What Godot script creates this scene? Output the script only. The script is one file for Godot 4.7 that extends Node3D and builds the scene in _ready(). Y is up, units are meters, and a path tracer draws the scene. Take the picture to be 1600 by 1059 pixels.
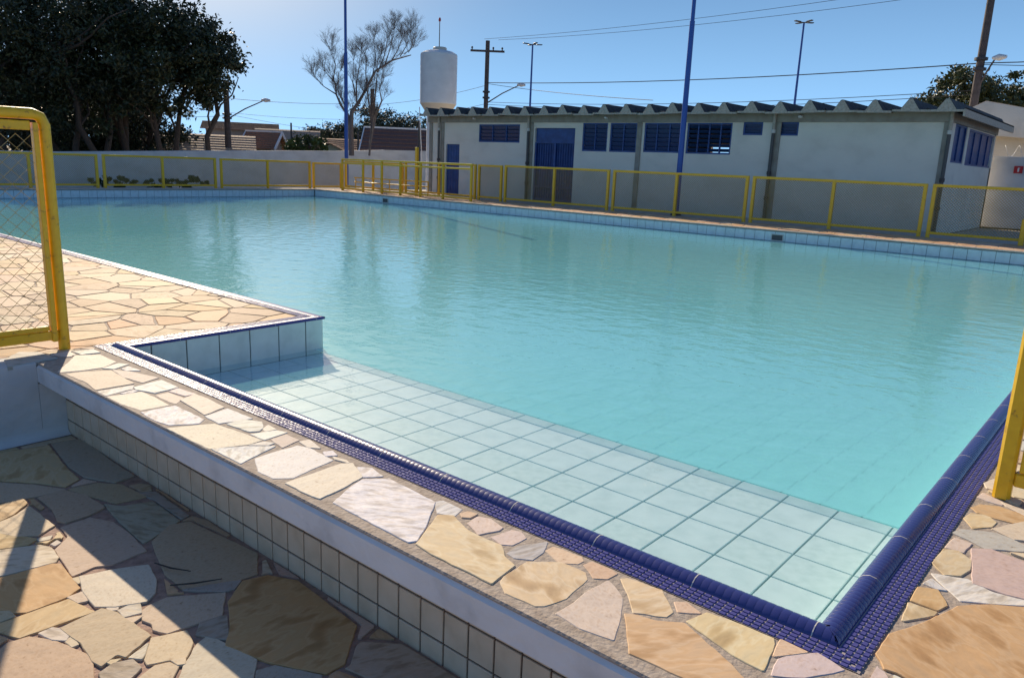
extends Node3D
# A municipal swimming pool seen over its raised edge: tiled shelf, blue mosaic coping, flagstone decks, yellow fences, changing rooms behind.
# Axes: x along the long side of the pool, z towards the viewer, y up; the pool deck lies at y = 0.

const DECK_STONES := [
	["g", [-4.779, 1.155, -4.912, 1.035, -4.845, 0.957, -4.629, 0.923, -4.610, 1.106, -4.592, 1.196]],
	["c", [-4.302, 1.027, -4.505, 0.886, -4.617, 0.816, -4.545, 0.701, -4.310, 0.702, -4.230, 0.811, -4.242, 0.932, -4.276, 1.024]],
	["w", [-4.726, 0.784, -4.722, 0.747, -4.714, 0.672, -4.606, 0.676, -4.621, 0.777]],
	["w", [-4.210, 0.815, -4.261, 0.704, -4.206, 0.671, -4.154, 0.778]],
	["w", [-4.131, 0.741, -4.153, 0.694, -4.025, 0.686, -4.072, 0.739]],
	["t", [-4.221, 1.014, -4.214, 0.943, -4.138, 0.803, -3.791, 0.827, -3.800, 1.021, -3.979, 1.000]],
	["t", [-4.136, 0.790, -4.049, 0.740, -3.810, 0.678, -3.772, 0.782, -3.951, 0.811]],
	["w", [-3.762, 1.024, -3.754, 0.870, -3.746, 0.848, -3.693, 0.880, -3.666, 1.026]],
	["w", [-3.711, 0.855, -3.752, 0.687, -3.559, 0.686, -3.539, 0.821, -3.659, 0.865]],
	["w", [-3.648, 0.955, -3.667, 0.883, -3.642, 0.873, -3.621, 0.920]],
	["c", [-3.641, 1.028, -3.608, 0.866, -3.476, 0.859, -3.298, 0.868, -3.313, 1.001, -3.472, 1.027]],
	["t", [-3.495, 0.837, -3.502, 0.768, -3.364, 0.757, -3.299, 0.829, -3.343, 0.837]],
	["p", [-3.516, 0.752, -3.539, 0.696, -3.389, 0.677, -3.385, 0.729]],
	["c", [-3.331, 0.783, -3.381, 0.681, -3.268, 0.673, -3.076, 0.686, -3.033, 0.810]],
	["w", [-3.274, 1.015, -3.264, 0.851, -2.972, 0.852, -2.933, 0.897, -3.003, 1.005, -3.126, 1.024]],
	["w", [-3.008, 0.819, -3.039, 0.685, -2.826, 0.677, -2.867, 0.826]],
	["c", [-2.967, 1.032, -2.878, 0.849, -2.676, 0.820, -2.531, 0.808, -2.525, 0.880, -2.593, 1.024, -2.786, 1.031]],
	["w", [-2.833, 0.801, -2.844, 0.720, -2.749, 0.672, -2.669, 0.715, -2.644, 0.750, -2.664, 0.783]],
	["c", [-2.658, 0.716, -2.687, 0.671, -2.612, 0.679, -2.621, 0.726]],
	["w", [-2.631, 0.797, -2.594, 0.685, -2.542, 0.666, -2.527, 0.792]],
	["t", [-2.504, 0.768, -2.514, 0.685, -2.415, 0.686, -2.385, 0.789]],
	["w", [-2.575, 1.019, -2.502, 0.894, -2.422, 0.809, -2.361, 0.991, -2.349, 1.018]],
	["w", [-2.511, 0.876, -2.500, 0.809, -2.459, 0.788, -2.453, 0.820]],
	["w", [-2.351, 0.945, -2.360, 0.851, -2.357, 0.729, -2.298, 0.710, -2.111, 0.723, -2.097, 0.812, -2.068, 0.951, -2.119, 1.008, -2.219, 1.011]],
	["c", [-2.392, 0.692, -2.382, 0.651, -2.266, 0.677, -2.306, 0.705]],
	["w", [-2.212, 0.691, -2.195, 0.660, -2.144, 0.676, -2.166, 0.712]],
	["c", [-2.133, 0.697, -2.068, 0.683, -2.039, 0.692, -2.104, 0.707]],
	["c", [-2.038, 1.001, -2.049, 0.723, -2.023, 0.683, -1.879, 0.747, -1.845, 0.871, -1.828, 0.992, -1.898, 1.000]],
	["w", [-1.969, 0.692, -1.924, 0.659, -1.828, 0.682, -1.873, 0.740]],
	["w", [-1.760, 0.975, -1.821, 0.855, -1.853, 0.759, -1.786, 0.682, -1.624, 0.693, -1.492, 0.705, -1.367, 0.874, -1.315, 0.963, -1.326, 0.985, -1.513, 0.983]],
	["w", [-1.491, 0.695, -1.478, 0.671, -1.376, 0.674, -1.359, 0.727, -1.416, 0.755]],
	["o", [-1.349, 0.701, -1.341, 0.673, -1.306, 0.664, -1.304, 0.702, -1.325, 0.717]],
	["y", [-1.295, 0.975, -1.399, 0.767, -1.358, 0.737, -1.244, 0.784, -1.158, 0.788, -1.083, 0.783, -1.021, 0.836, -0.961, 0.855, -0.942, 0.985, -1.207, 0.987]],
	["p", [-1.274, 0.739, -1.285, 0.677, -1.242, 0.659, -1.166, 0.679, -1.162, 0.702, -1.192, 0.773]],
	["p", [-1.143, 0.756, -1.127, 0.668, -1.097, 0.656, -1.056, 0.678, -1.058, 0.749, -1.087, 0.770]],
	["g", [-1.028, 0.803, -1.033, 0.742, -0.983, 0.650, -0.949, 0.717, -0.944, 0.779, -0.992, 0.810]],
	["o", [-0.944, 0.695, -0.942, 0.660, -0.833, 0.651, -0.816, 0.666, -0.818, 0.692, -0.862, 0.727]],
	["y", [-0.921, 0.960, -0.936, 0.926, -0.941, 0.801, -0.862, 0.727, -0.767, 0.725, -0.739, 0.755, -0.722, 0.889, -0.745, 0.968, -0.763, 0.986, -0.871, 0.994]],
	["o", [-0.792, 0.684, -0.786, 0.652, -0.716, 0.649, -0.688, 0.657, -0.693, 0.703, -0.724, 0.728]],
	["p", [-0.690, 0.973, -0.684, 0.896, -0.692, 0.821, -0.682, 0.713, -0.649, 0.730, -0.598, 0.767, -0.546, 0.860, -0.500, 0.966, -0.542, 0.975, -0.598, 0.985]],
	["y", [-0.654, 0.672, -0.645, 0.658, -0.530, 0.642, -0.445, 0.728, -0.447, 0.760, -0.526, 0.807, -0.586, 0.737]],
	["o", [-0.461, 0.672, -0.437, 0.651, -0.382, 0.672, -0.430, 0.710]],
	["O", [-0.538, 0.835, -0.511, 0.818, -0.454, 0.805, -0.389, 0.756, -0.364, 0.768, -0.203, 0.842, -0.138, 0.882, -0.156, 0.944, -0.208, 0.974, -0.346, 0.979, -0.428, 0.986, -0.497, 0.888]],
	["y", [-0.383, 0.738, -0.361, 0.658, -0.262, 0.646, -0.167, 0.645, -0.155, 0.670, -0.131, 0.801, -0.216, 0.794, -0.344, 0.754]],
	["o", [-0.143, 0.635, -0.073, 0.640, -0.097, 0.675, -0.130, 0.718]],
	["p", [-0.110, 0.761, -0.113, 0.725, -0.094, 0.678, -0.046, 0.624, 0.028, 0.647, 0.011, 0.680, -0.039, 0.754, -0.101, 0.802]],
	["y", [0.074, -0.192, 0.080, -0.338, 0.118, -0.354, 0.164, -0.311, 0.175, -0.231, 0.159, -0.163, 0.121, -0.134]],
	["p", [0.081, -0.358, 0.091, -0.468, 0.140, -0.459, 0.132, -0.360]],
	["P", [0.155, -0.415, 0.207, -0.458, 0.328, -0.433, 0.362, -0.150, 0.302, -0.137, 0.206, -0.138]],
	["w", [0.089, -0.110, 0.184, -0.153, 0.260, -0.116, 0.363, -0.136, 0.358, -0.108, 0.272, -0.038, 0.196, 0.011, 0.144, -0.044]],
	["w", [0.084, -0.020, 0.096, -0.066, 0.143, -0.023, 0.122, -0.012]],
	["O", [0.077, 0.064, 0.077, 0.023, 0.124, -0.002, 0.166, 0.078, 0.151, 0.129, 0.080, 0.126]],
	["y", [0.089, 0.265, 0.078, 0.150, 0.151, 0.147, 0.149, 0.169]],
	["O", [0.080, 0.504, 0.081, 0.379, 0.118, 0.299, 0.176, 0.141, 0.200, 0.059, 0.274, -0.025, 0.368, -0.093, 0.422, 0.357, 0.201, 0.566, 0.150, 0.551, 0.115, 0.557]],
	["O", [0.082, -0.827, 0.103, -0.887, 0.163, -0.922, 0.254, -0.900, 0.262, -0.835, 0.230, -0.785, 0.171, -0.780, 0.109, -0.791]],
	["y", [0.080, -0.689, 0.093, -0.762, 0.143, -0.788, 0.177, -0.739, 0.170, -0.679, 0.122, -0.614]],
	["c", [0.183, -0.661, 0.264, -0.823, 0.287, -0.636, 0.258, -0.618]],
	["p", [0.080, -0.971, 0.089, -1.035, 0.164, -0.988, 0.166, -0.950, 0.117, -0.954]],
	["c", [0.072, -1.163, 0.096, -1.248, 0.118, -1.107, 0.092, -1.109]],
	["c", [0.167, -0.978, 0.247, -0.955, 0.254, -0.902, 0.187, -0.952]],
	["g", [0.075, -0.512, 0.094, -0.567, 0.194, -0.628, 0.260, -0.609, 0.293, -0.587, 0.294, -0.530, 0.190, -0.457, 0.137, -0.488]],
	["c", [0.170, -1.118, 0.169, -1.230, 0.213, -1.230, 0.230, -1.095, 0.196, -1.088]],
]
const TERRACE_STONES := [
	["O", [-2.962, 1.755, -2.939, 1.586, -2.912, 1.567, -2.656, 1.587, -2.626, 1.640, -2.623, 1.788, -2.664, 1.833, -2.688, 1.833, -2.736, 1.868, -2.972, 1.798]],
	["y", [-2.609, 1.905, -2.609, 1.882, -2.602, 1.649, -2.447, 1.615, -2.466, 1.863, -2.495, 1.877, -2.594, 1.910]],
	["c", [-2.705, 1.869, -2.676, 1.835, -2.626, 1.832, -2.626, 1.876, -2.630, 1.891]],
	["w", [-2.986, 1.791, -2.985, 1.768, -2.946, 1.573, -2.980, 1.551, -3.092, 1.541, -3.151, 1.566, -3.190, 1.637, -3.227, 1.719]],
	["p", [-3.059, 1.529, -3.146, 1.441, -3.262, 1.429, -3.274, 1.299, -3.152, 1.244, -2.986, 1.242, -2.776, 1.260, -2.760, 1.410, -2.794, 1.469, -2.779, 1.562]],
	["w", [-2.745, 1.546, -2.706, 1.432, -2.641, 1.312, -2.501, 1.345, -2.410, 1.393, -2.372, 1.444, -2.420, 1.541, -2.473, 1.592, -2.613, 1.582]],
	["c", [-2.752, 1.572, -2.745, 1.539, -2.699, 1.571]],
	["c", [-2.618, 1.640, -2.619, 1.583, -2.543, 1.602, -2.551, 1.628]],
	["w", [-2.385, 1.543, -2.390, 1.507, -2.379, 1.469, -2.310, 1.494, -2.326, 1.549]],
	["c", [-2.310, 1.551, -2.285, 1.498, -2.267, 1.542]],
	["w", [-2.433, 1.566, -2.412, 1.537, -2.396, 1.548, -2.410, 1.567]],
	["p", [-2.318, 1.478, -2.334, 1.447, -2.340, 1.374, -2.208, 1.197, -2.075, 1.288, -2.101, 1.431, -2.109, 1.484, -2.164, 1.508, -2.205, 1.493, -2.254, 1.507]],
	["c", [-2.118, 1.537, -2.072, 1.433, -1.985, 1.455, -1.925, 1.509, -1.982, 1.616, -2.011, 1.611]],
	["c", [-1.938, 1.549, -1.922, 1.515, -1.892, 1.530, -1.903, 1.546]],
	["t", [-2.416, 1.739, -2.440, 1.586, -2.375, 1.559, -2.258, 1.547, -2.140, 1.538, -2.080, 1.651, -2.117, 1.665, -2.089, 1.730, -2.136, 1.739, -2.270, 1.723, -2.358, 1.735]],
	["w", [-2.063, 1.642, -2.095, 1.567, -2.043, 1.604, -2.029, 1.619]],
	["w", [-2.440, 1.804, -2.443, 1.762, -2.403, 1.739, -2.358, 1.735, -2.330, 1.758, -2.365, 1.786]],
	["c", [-2.318, 1.758, -2.334, 1.736, -2.273, 1.740, -2.273, 1.755]],
	["P", [-2.431, 1.935, -2.458, 1.904, -2.446, 1.842, -2.351, 1.787, -2.256, 1.761, -2.184, 1.740, -2.119, 1.751, -2.011, 1.789, -2.253, 2.018, -2.455, 1.958]],
	["g", [-2.051, 1.749, -2.070, 1.697, -2.045, 1.646, -1.980, 1.646, -1.950, 1.696, -2.014, 1.757]],
	["c", [-2.102, 1.709, -2.080, 1.674, -2.071, 1.701]],
	["c", [-1.925, 1.675, -1.953, 1.604, -1.936, 1.565, -1.894, 1.555, -1.848, 1.600, -1.817, 1.623, -1.889, 1.691]],
	["w", [-1.826, 1.579, -1.880, 1.535, -1.964, 1.440, -1.983, 1.389, -1.930, 1.380, -1.734, 1.347, -1.619, 1.436, -1.790, 1.597]],
	["g", [-2.082, 1.366, -2.055, 1.279, -1.915, 1.351, -1.956, 1.380, -2.021, 1.413]],
	["O", [-2.134, 1.218, -2.230, 1.097, -2.196, 1.003, -2.074, 0.942, -1.640, 0.973, -1.491, 1.145, -1.492, 1.218, -1.599, 1.277, -1.682, 1.316, -1.728, 1.331, -1.883, 1.372, -1.979, 1.298]],
	["g", [-1.673, 1.375, -1.653, 1.320, -1.494, 1.241, -1.448, 1.275, -1.606, 1.423]],
	["t", [-2.831, 1.198, -2.934, 1.068, -2.902, 0.988, -2.405, 0.929, -2.251, 1.024, -2.262, 1.108, -2.285, 1.218, -2.348, 1.296, -2.519, 1.290]],
	["g", [-2.344, 1.299, -2.277, 1.158, -2.244, 1.105, -2.211, 1.152, -2.219, 1.186]],
	["t", [-3.683, 1.386, -3.690, 1.266, -3.553, 1.213, -3.346, 1.204, -3.308, 1.297, -3.302, 1.395, -3.348, 1.414, -3.501, 1.383]],
	["g", [-3.375, 1.184, -3.294, 1.141, -3.245, 1.011, -2.950, 1.016, -2.872, 1.181, -2.856, 1.230, -3.114, 1.216]],
	["t", [-3.685, 1.239, -3.665, 1.107, -3.558, 1.027, -3.331, 1.005, -3.355, 1.139, -3.526, 1.196]],
	["t", [-4.038, 1.472, -3.854, 1.337, -3.694, 1.259, -3.711, 1.385, -3.762, 1.554]],
	["g", [-4.436, 1.054, -4.401, 0.896, -3.940, 0.930, -3.635, 0.932, -3.611, 1.036, -3.792, 1.116, -4.005, 1.119]],
	["y", [-4.479, 1.341, -4.411, 1.086, -4.003, 1.142, -3.790, 1.157, -3.738, 1.240, -3.893, 1.324, -4.073, 1.462]],
	["g", [-3.389, 1.004, -3.346, 0.945, -2.969, 0.960, -2.958, 0.997, -3.251, 0.986]],
	["y", [-3.725, 1.565, -3.723, 1.448, -3.653, 1.453, -3.566, 1.541, -3.523, 1.625]],
	["c", [-3.512, 1.629, -3.547, 1.531, -3.606, 1.456, -3.497, 1.452, -3.423, 1.456, -3.309, 1.450, -3.261, 1.533, -3.320, 1.608, -3.429, 1.653]],
	["y", [-3.410, 1.659, -3.281, 1.581, -3.223, 1.551, -3.196, 1.599, -3.241, 1.709]],
	["w", [-3.218, 1.546, -3.208, 1.495, -3.181, 1.515, -3.191, 1.546]],
	["w", [-3.124, 1.523, -3.140, 1.496, -3.111, 1.494, -3.098, 1.518]],
]

var used := {}
var M := {}
var rng := RandomNumberGenerator.new()


class MB:
	var v := PackedVector3Array()
	var n := PackedVector3Array()
	var c := PackedColorArray()
	var tint = null

	func trin(a: Vector3, b: Vector3, d: Vector3, na: Vector3, nb: Vector3, nd: Vector3) -> void:
		v.append(a); v.append(d); v.append(b)
		n.append(na); n.append(nd); n.append(nb)
		if tint != null:
			c.append(tint); c.append(tint); c.append(tint)

	func tri(a: Vector3, b: Vector3, d: Vector3) -> void:
		var q := (b - a).cross(d - a)
		if q.length_squared() < 1e-18:
			return
		q = q.normalized()
		trin(a, b, d, q, q, q)

	func quad(a: Vector3, b: Vector3, d: Vector3, e: Vector3) -> void:
		tri(a, b, d)
		tri(a, d, e)

	func quadn(a: Vector3, b: Vector3, d: Vector3, e: Vector3, na: Vector3, nb: Vector3, nd: Vector3, ne: Vector3) -> void:
		if a.distance_squared_to(b) > 1e-12 and b.distance_squared_to(d) > 1e-12 and a.distance_squared_to(d) > 1e-12:
			trin(a, b, d, na, nb, nd)
		if a.distance_squared_to(d) > 1e-12 and d.distance_squared_to(e) > 1e-12 and a.distance_squared_to(e) > 1e-12:
			trin(a, d, e, na, nd, ne)

	func box(o: Vector3, s: Vector3, b := Basis.IDENTITY, bevel := 0.0) -> void:
		var h := s * 0.5
		var x := b.x; var y := b.y; var z := b.z
		if bevel <= 0.0:
			var p := []
			for i in 8:
				p.append(o + x * (h.x if i & 1 else -h.x) + y * (h.y if i & 2 else -h.y) + z * (h.z if i & 4 else -h.z))
			quad(p[4], p[5], p[7], p[6]); quad(p[1], p[0], p[2], p[3])
			quad(p[5], p[1], p[3], p[7]); quad(p[0], p[4], p[6], p[2])
			quad(p[6], p[7], p[3], p[2]); quad(p[0], p[1], p[5], p[4])
			return
		var g := minf(bevel, minf(h.x, minf(h.y, h.z)) * 0.95)
		var A := {}
		for i in 8:
			var sx := 1.0 if i & 1 else -1.0
			var sy := 1.0 if i & 2 else -1.0
			var sz := 1.0 if i & 4 else -1.0
			A[i] = [o + x * sx * h.x + y * sy * (h.y - g) + z * sz * (h.z - g), o + x * sx * (h.x - g) + y * sy * h.y + z * sz * (h.z - g), o + x * sx * (h.x - g) + y * sy * (h.y - g) + z * sz * h.z]
		quad(A[4][2], A[5][2], A[7][2], A[6][2]); quad(A[1][2], A[0][2], A[2][2], A[3][2])
		quad(A[5][0], A[1][0], A[3][0], A[7][0]); quad(A[0][0], A[4][0], A[6][0], A[2][0])
		quad(A[6][1], A[7][1], A[3][1], A[2][1]); quad(A[0][1], A[1][1], A[5][1], A[4][1])
		for e in [[0, 1, 1, 2], [2, 3, 1, 2], [4, 5, 1, 2], [6, 7, 1, 2], [0, 2, 0, 2], [1, 3, 0, 2], [4, 6, 0, 2], [5, 7, 0, 2], [0, 4, 0, 1], [1, 5, 0, 1], [2, 6, 0, 1], [3, 7, 0, 1]]:
			out_quad(o, A[e[0]][e[2]], A[e[1]][e[2]], A[e[1]][e[3]], A[e[0]][e[3]])
		for i in 8:
			out_tri(o, A[i][0], A[i][1], A[i][2])

	func out_tri(o: Vector3, a: Vector3, b: Vector3, d: Vector3) -> void:
		if (b - a).cross(d - a).dot((a + b + d) / 3.0 - o) >= 0.0:
			tri(a, b, d)
		else:
			tri(a, d, b)

	func out_quad(o: Vector3, a: Vector3, b: Vector3, d: Vector3, e: Vector3) -> void:
		if (b - a).cross(d - a).dot((a + b + d + e) / 4.0 - o) >= 0.0:
			quad(a, b, d, e)
		else:
			quad(a, e, d, b)

	func bar(a: Vector3, b: Vector3, w: float, h: float, bevel := 0.0, ext := 0.0) -> void:
		var z := (b - a).normalized()
		var up := Vector3.UP if absf(z.y) < 0.9 else Vector3.RIGHT
		var x := up.cross(z).normalized()
		var y := z.cross(x)
		box((a + b) * 0.5, Vector3(w, h, a.distance_to(b) + 2.0 * ext), Basis(x, y, z), bevel)

	func tube(pts: Array, radii: Array, sides := 8, caps := true) -> void:
		var rings := []
		var dirs := []
		var x := Vector3.ZERO
		for i in pts.size():
			var t: Vector3 = ((pts[mini(i + 1, pts.size() - 1)] as Vector3) - (pts[maxi(i - 1, 0)] as Vector3)).normalized()
			if x == Vector3.ZERO:
				x = (Vector3.UP if absf(t.y) < 0.9 else Vector3.RIGHT).cross(t).normalized()
			else:
				x = (x - t * x.dot(t)).normalized()
			var y := t.cross(x)
			var ring := []
			var dd := []
			for k in sides:
				var a := TAU * k / sides
				var d := x * cos(a) + y * sin(a)
				dd.append(d)
				ring.append((pts[i] as Vector3) + d * float(radii[i] if i < radii.size() else radii[-1]))
			rings.append(ring); dirs.append(dd)
		for i in pts.size() - 1:
			for k in sides:
				var j := (k + 1) % sides
				quadn(rings[i][k], rings[i][j], rings[i + 1][j], rings[i + 1][k], dirs[i][k], dirs[i][j], dirs[i + 1][j], dirs[i + 1][k])
		if caps:
			for k in range(1, sides - 1):
				tri(rings[0][0], rings[0][k + 1], rings[0][k])
				tri(rings[-1][0], rings[-1][k], rings[-1][k + 1])

	func lathe(o: Vector3, prof: Array, sides := 32) -> void:
		# prof: Vector2(radius, height) from the bottom up
		for i in prof.size() - 1:
			var a: Vector2 = prof[i]
			var b: Vector2 = prof[i + 1]
			var t := (b - a)
			var nr := Vector2(t.y, -t.x).normalized()
			for k in sides:
				var p := TAU * k / sides
				var q := TAU * (k + 1) / sides
				var d0 := Vector3(cos(p), 0, -sin(p))
				var d1 := Vector3(cos(q), 0, -sin(q))
				var n0 := d0 * nr.x + Vector3.UP * nr.y
				var n1 := d1 * nr.x + Vector3.UP * nr.y
				quadn(o + d0 * a.x + Vector3.UP * a.y, o + d1 * a.x + Vector3.UP * a.y, o + d1 * b.x + Vector3.UP * b.y, o + d0 * b.x + Vector3.UP * b.y, n0, n1, n1, n0)

	func leaf(p: Vector3, s: float, r: RandomNumberGenerator) -> void:
		var x := Vector3(r.randf_range(-1, 1), r.randf_range(-1, 1), r.randf_range(-1, 1)).normalized()
		var y := x.cross(Vector3(r.randf_range(-1, 1), r.randf_range(-1, 1), r.randf_range(-1, 1))).normalized()
		var f := x.cross(y) * s * 0.2
		quad(p - x * s, p - y * s * 0.45 + f, p + x * s, p + y * s * 0.45 + f)

	func mesh() -> ArrayMesh:
		var a := []
		a.resize(Mesh.ARRAY_MAX)
		a[Mesh.ARRAY_VERTEX] = v
		a[Mesh.ARRAY_NORMAL] = n
		if c.size() == v.size():
			a[Mesh.ARRAY_COLOR] = c
		var m := ArrayMesh.new()
		m.add_surface_from_arrays(Mesh.PRIMITIVE_TRIANGLES, a)
		return m


# ---------------------------------------------------------------- nodes
func numbered(parent: Node, called: String) -> String:
	var key := str(parent.get_instance_id()) + called
	var k: int = used.get(key, 0)
	used[key] = k + 1
	return called if k == 0 else "%s_%03d" % [called, k]


func tag(o: Node, label: String, category := "", group := "") -> Node:
	if label: o.set_meta("label", label)
	if category: o.set_meta("category", category)
	if group: o.set_meta("group", group)
	return o


func thing(called: String, label: String, category: String, at := Vector3.ZERO, group := "") -> Node3D:
	var o := Node3D.new()
	o.name = numbered(self, called)
	add_child(o, true)
	o.position = at
	tag(o, label, category, group)
	return o


func setting(called: String, at := Vector3.ZERO) -> Node3D:
	var o := Node3D.new()
	o.name = numbered(self, called)
	add_child(o, true)
	o.position = at
	o.set_meta("kind", "structure")
	return o


func part(parent: Node, called: String, shape, m: Material, at := Vector3.ZERO) -> MeshInstance3D:
	var o := MeshInstance3D.new()
	o.name = numbered(parent, called)
	o.mesh = shape.mesh() if shape is MB else shape
	o.material_override = m
	parent.add_child(o, true)
	o.position = at
	return o


func stuff(o: Node) -> Node:
	o.set_meta("kind", "stuff")
	return o


# ---------------------------------------------------------------- materials
func lin(r: float, g: float, b: float) -> Color:
	return Color(r, g, b).linear_to_srgb()


func noise_tex(freq: float, ramp: Array, size := 512, octaves := 4, noise_seed := 1, type := FastNoiseLite.TYPE_SIMPLEX_SMOOTH) -> NoiseTexture2D:
	var f := FastNoiseLite.new()
	f.noise_type = type
	f.frequency = freq
	f.fractal_octaves = octaves
	f.seed = noise_seed
	var t := NoiseTexture2D.new()
	t.width = size
	t.height = size
	t.seamless = true
	t.noise = f
	if ramp.size():
		var g := Gradient.new()
		var off := PackedFloat32Array()
		var col := PackedColorArray()
		for e in ramp:
			off.append(e[0])
			col.append((e[1] as Color).linear_to_srgb())
		g.offsets = off
		g.colors = col
		t.color_ramp = g
	return t


func normal_tex(freq: float, strength: float, size := 512, octaves := 4, noise_seed := 1, type := FastNoiseLite.TYPE_SIMPLEX_SMOOTH) -> NoiseTexture2D:
	var t := noise_tex(freq, [], size, octaves, noise_seed, type)
	t.as_normal_map = true
	t.bump_strength = strength
	return t


func mat(called: String, col: Color, rough := 0.6, extra := {}) -> StandardMaterial3D:
	var m := StandardMaterial3D.new()
	m.resource_name = called
	m.albedo_color = col
	m.roughness = rough
	for k in extra:
		m.set(k, extra[k])
	M[called] = m
	return m


func tri_world(m: StandardMaterial3D, scale: Vector3) -> void:
	m.uv1_triplanar = true
	m.uv1_world_triplanar = true
	m.uv1_scale = scale


func textured(called: String, ramp: Array, freq: float, scale: Vector3, rough: float, bump := 0.0, bump_freq := 0.03, extra := {}, noise_seed := 1) -> StandardMaterial3D:
	var m := mat(called, Color.WHITE, rough, extra)
	m.albedo_texture = noise_tex(freq, ramp, 512, 5, noise_seed)
	if bump > 0.0:
		m.normal_enabled = true
		m.normal_texture = normal_tex(bump_freq, 8.0, 512, 5, noise_seed + 7)
		m.normal_scale = bump
	tri_world(m, scale)
	return m


func materials() -> void:
	var W := Color.WHITE
	# flagstones: the tone of each stone is a vertex colour, the texture is grain, veins and stains
	textured("stone_veined", [[0.0, Color(0.62, 0.5, 0.38)], [0.3, Color(0.78, 0.67, 0.53)], [0.42, Color(0.93, 0.85, 0.74)], [0.5, Color(1, 0.97, 0.92)], [0.58, Color(0.94, 0.85, 0.72)], [0.72, Color(0.97, 0.9, 0.8)], [1.0, Color(0.86, 0.84, 0.8)]], 0.007, Vector3(0.9, 1.6, 2.2), 0.72, 0.3, 0.006, {"vertex_color_use_as_albedo": true, "metallic_specular": 0.3}, 3)
	textured("stone_cleft", [[0.0, Color(0.6, 0.55, 0.5)], [0.3, Color(0.82, 0.78, 0.72)], [0.42, Color(0.95, 0.93, 0.9)], [0.6, W], [0.8, Color(0.93, 0.88, 0.82)], [1.0, Color(0.8, 0.75, 0.68)]], 0.014, Vector3(2.6, 1.5, 0.9), 0.72, 0.45, 0.01, {"vertex_color_use_as_albedo": true, "metallic_specular": 0.3}, 11)
	textured("stone_plain", [[0.0, Color(0.4, 0.34, 0.28)], [0.1, Color(0.62, 0.54, 0.47)], [0.19, Color(0.9, 0.86, 0.82)], [0.4, Color(0.96, 0.94, 0.91)], [0.6, W], [0.75, Color(0.95, 0.9, 0.84)], [1.0, Color(0.84, 0.78, 0.72)]], 0.035, Vector3(1.4, 1.4, 2.1), 0.7, 0.22, 0.008, {"vertex_color_use_as_albedo": true, "metallic_specular": 0.3}, 23)
	for k in ["stone_veined", "stone_cleft", "stone_plain"]:
		M[k].uv1_world_triplanar = false
	textured("mortar", [[0.0, Color(0.28, 0.22, 0.175)], [0.5, Color(0.36, 0.295, 0.24)], [1.0, Color(0.43, 0.36, 0.3)]], 0.02, Vector3(1.7, 1.7, 1.7), 0.9, 0.25, 0.05, {}, 31)
	textured("mortar_red", [[0.0, Color(0.24, 0.15, 0.11)], [0.5, Color(0.35, 0.225, 0.17)], [1.0, Color(0.42, 0.28, 0.22)]], 0.02, Vector3(1.7, 1.7, 1.7), 0.9, 0.25, 0.05, {}, 37)
	textured("shelf_tile", [[0.0, Color(0.58, 0.65, 0.65)], [0.5, Color(0.66, 0.73, 0.73)], [1.0, Color(0.7, 0.77, 0.77)]], 0.012, Vector3(0.9, 0.9, 0.9), 0.6, 0.05, 0.02, {"metallic_specular": 0.25}, 41)
	textured("end_tile", [[0.0, Color(0.62, 0.66, 0.58)], [0.5, Color(0.71, 0.75, 0.67)], [1.0, Color(0.76, 0.8, 0.72)]], 0.012, Vector3(0.9, 0.9, 0.9), 0.5, 0.0, 0.02, {}, 45)
	textured("shelf_tile_worn", [[0.0, Color(0.56, 0.64, 0.63)], [0.5, Color(0.635, 0.71, 0.7)], [1.0, Color(0.69, 0.76, 0.75)]], 0.02, Vector3(1.3, 1.3, 1.3), 0.6, 0.05, 0.02, {"metallic_specular": 0.25}, 43)
	mat("pool_tile", lin(0.3, 0.78, 0.77), 0.6, {"metallic_specular": 0.25})
	textured("grout", [[0.0, Color(0.10, 0.10, 0.09)], [1.0, Color(0.2, 0.2, 0.18)]], 0.04, Vector3(2, 2, 2), 0.85, 0.0, 0.02, {}, 47)
	mat("mosaic", lin(0.034, 0.042, 0.18), 0.24, {"metallic_specular": 0.6})
	mat("mosaic_b", lin(0.085, 0.085, 0.26), 0.36, {"metallic_specular": 0.2})
	mat("sediment", lin(0.045, 0.08, 0.05), 0.9)
	mat("mosaic_grout", lin(0.36, 0.31, 0.3), 0.7)
	mat("white_grout", lin(0.6, 0.57, 0.52), 0.7)
	textured("white_paint", [[0.0, Color(0.5, 0.5, 0.5)], [0.4, Color(0.66, 0.66, 0.66)], [1.0, Color(0.72, 0.72, 0.72)]], 0.012, Vector3(0.5, 0.5, 0.5), 0.65, 0.12, 0.06, {}, 53)
	textured("beige_tile", [[0.0, Color(0.58, 0.44, 0.3)], [0.5, Color(0.7, 0.55, 0.39)], [1.0, Color(0.76, 0.61, 0.45)]], 0.01, Vector3(1.1, 1.1, 1.1), 0.32, 0.0, 0.02, {}, 59)
	textured("brown_grout", [[0.0, Color(0.07, 0.04, 0.025)], [1.0, Color(0.17, 0.1, 0.07)]], 0.03, Vector3(2, 2, 2), 0.9, 0.0, 0.02, {}, 61)
	textured("yellow_paint", [[0.0, Color(0.2, 0.08, 0.03)], [0.12, Color(0.55, 0.3, 0.02)], [0.2, Color(0.76, 0.43, 0.012)], [1.0, Color(0.84, 0.5, 0.015)]], 0.02, Vector3(1.3, 1.3, 1.3), 0.33, 0.08, 0.05, {}, 67)
	mat("mesh_wire", lin(0.45, 0.3, 0.07), 0.3, {"metallic_specular": 0.6})
	mat("galvanized", lin(0.7, 0.69, 0.67), 0.5)
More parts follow.
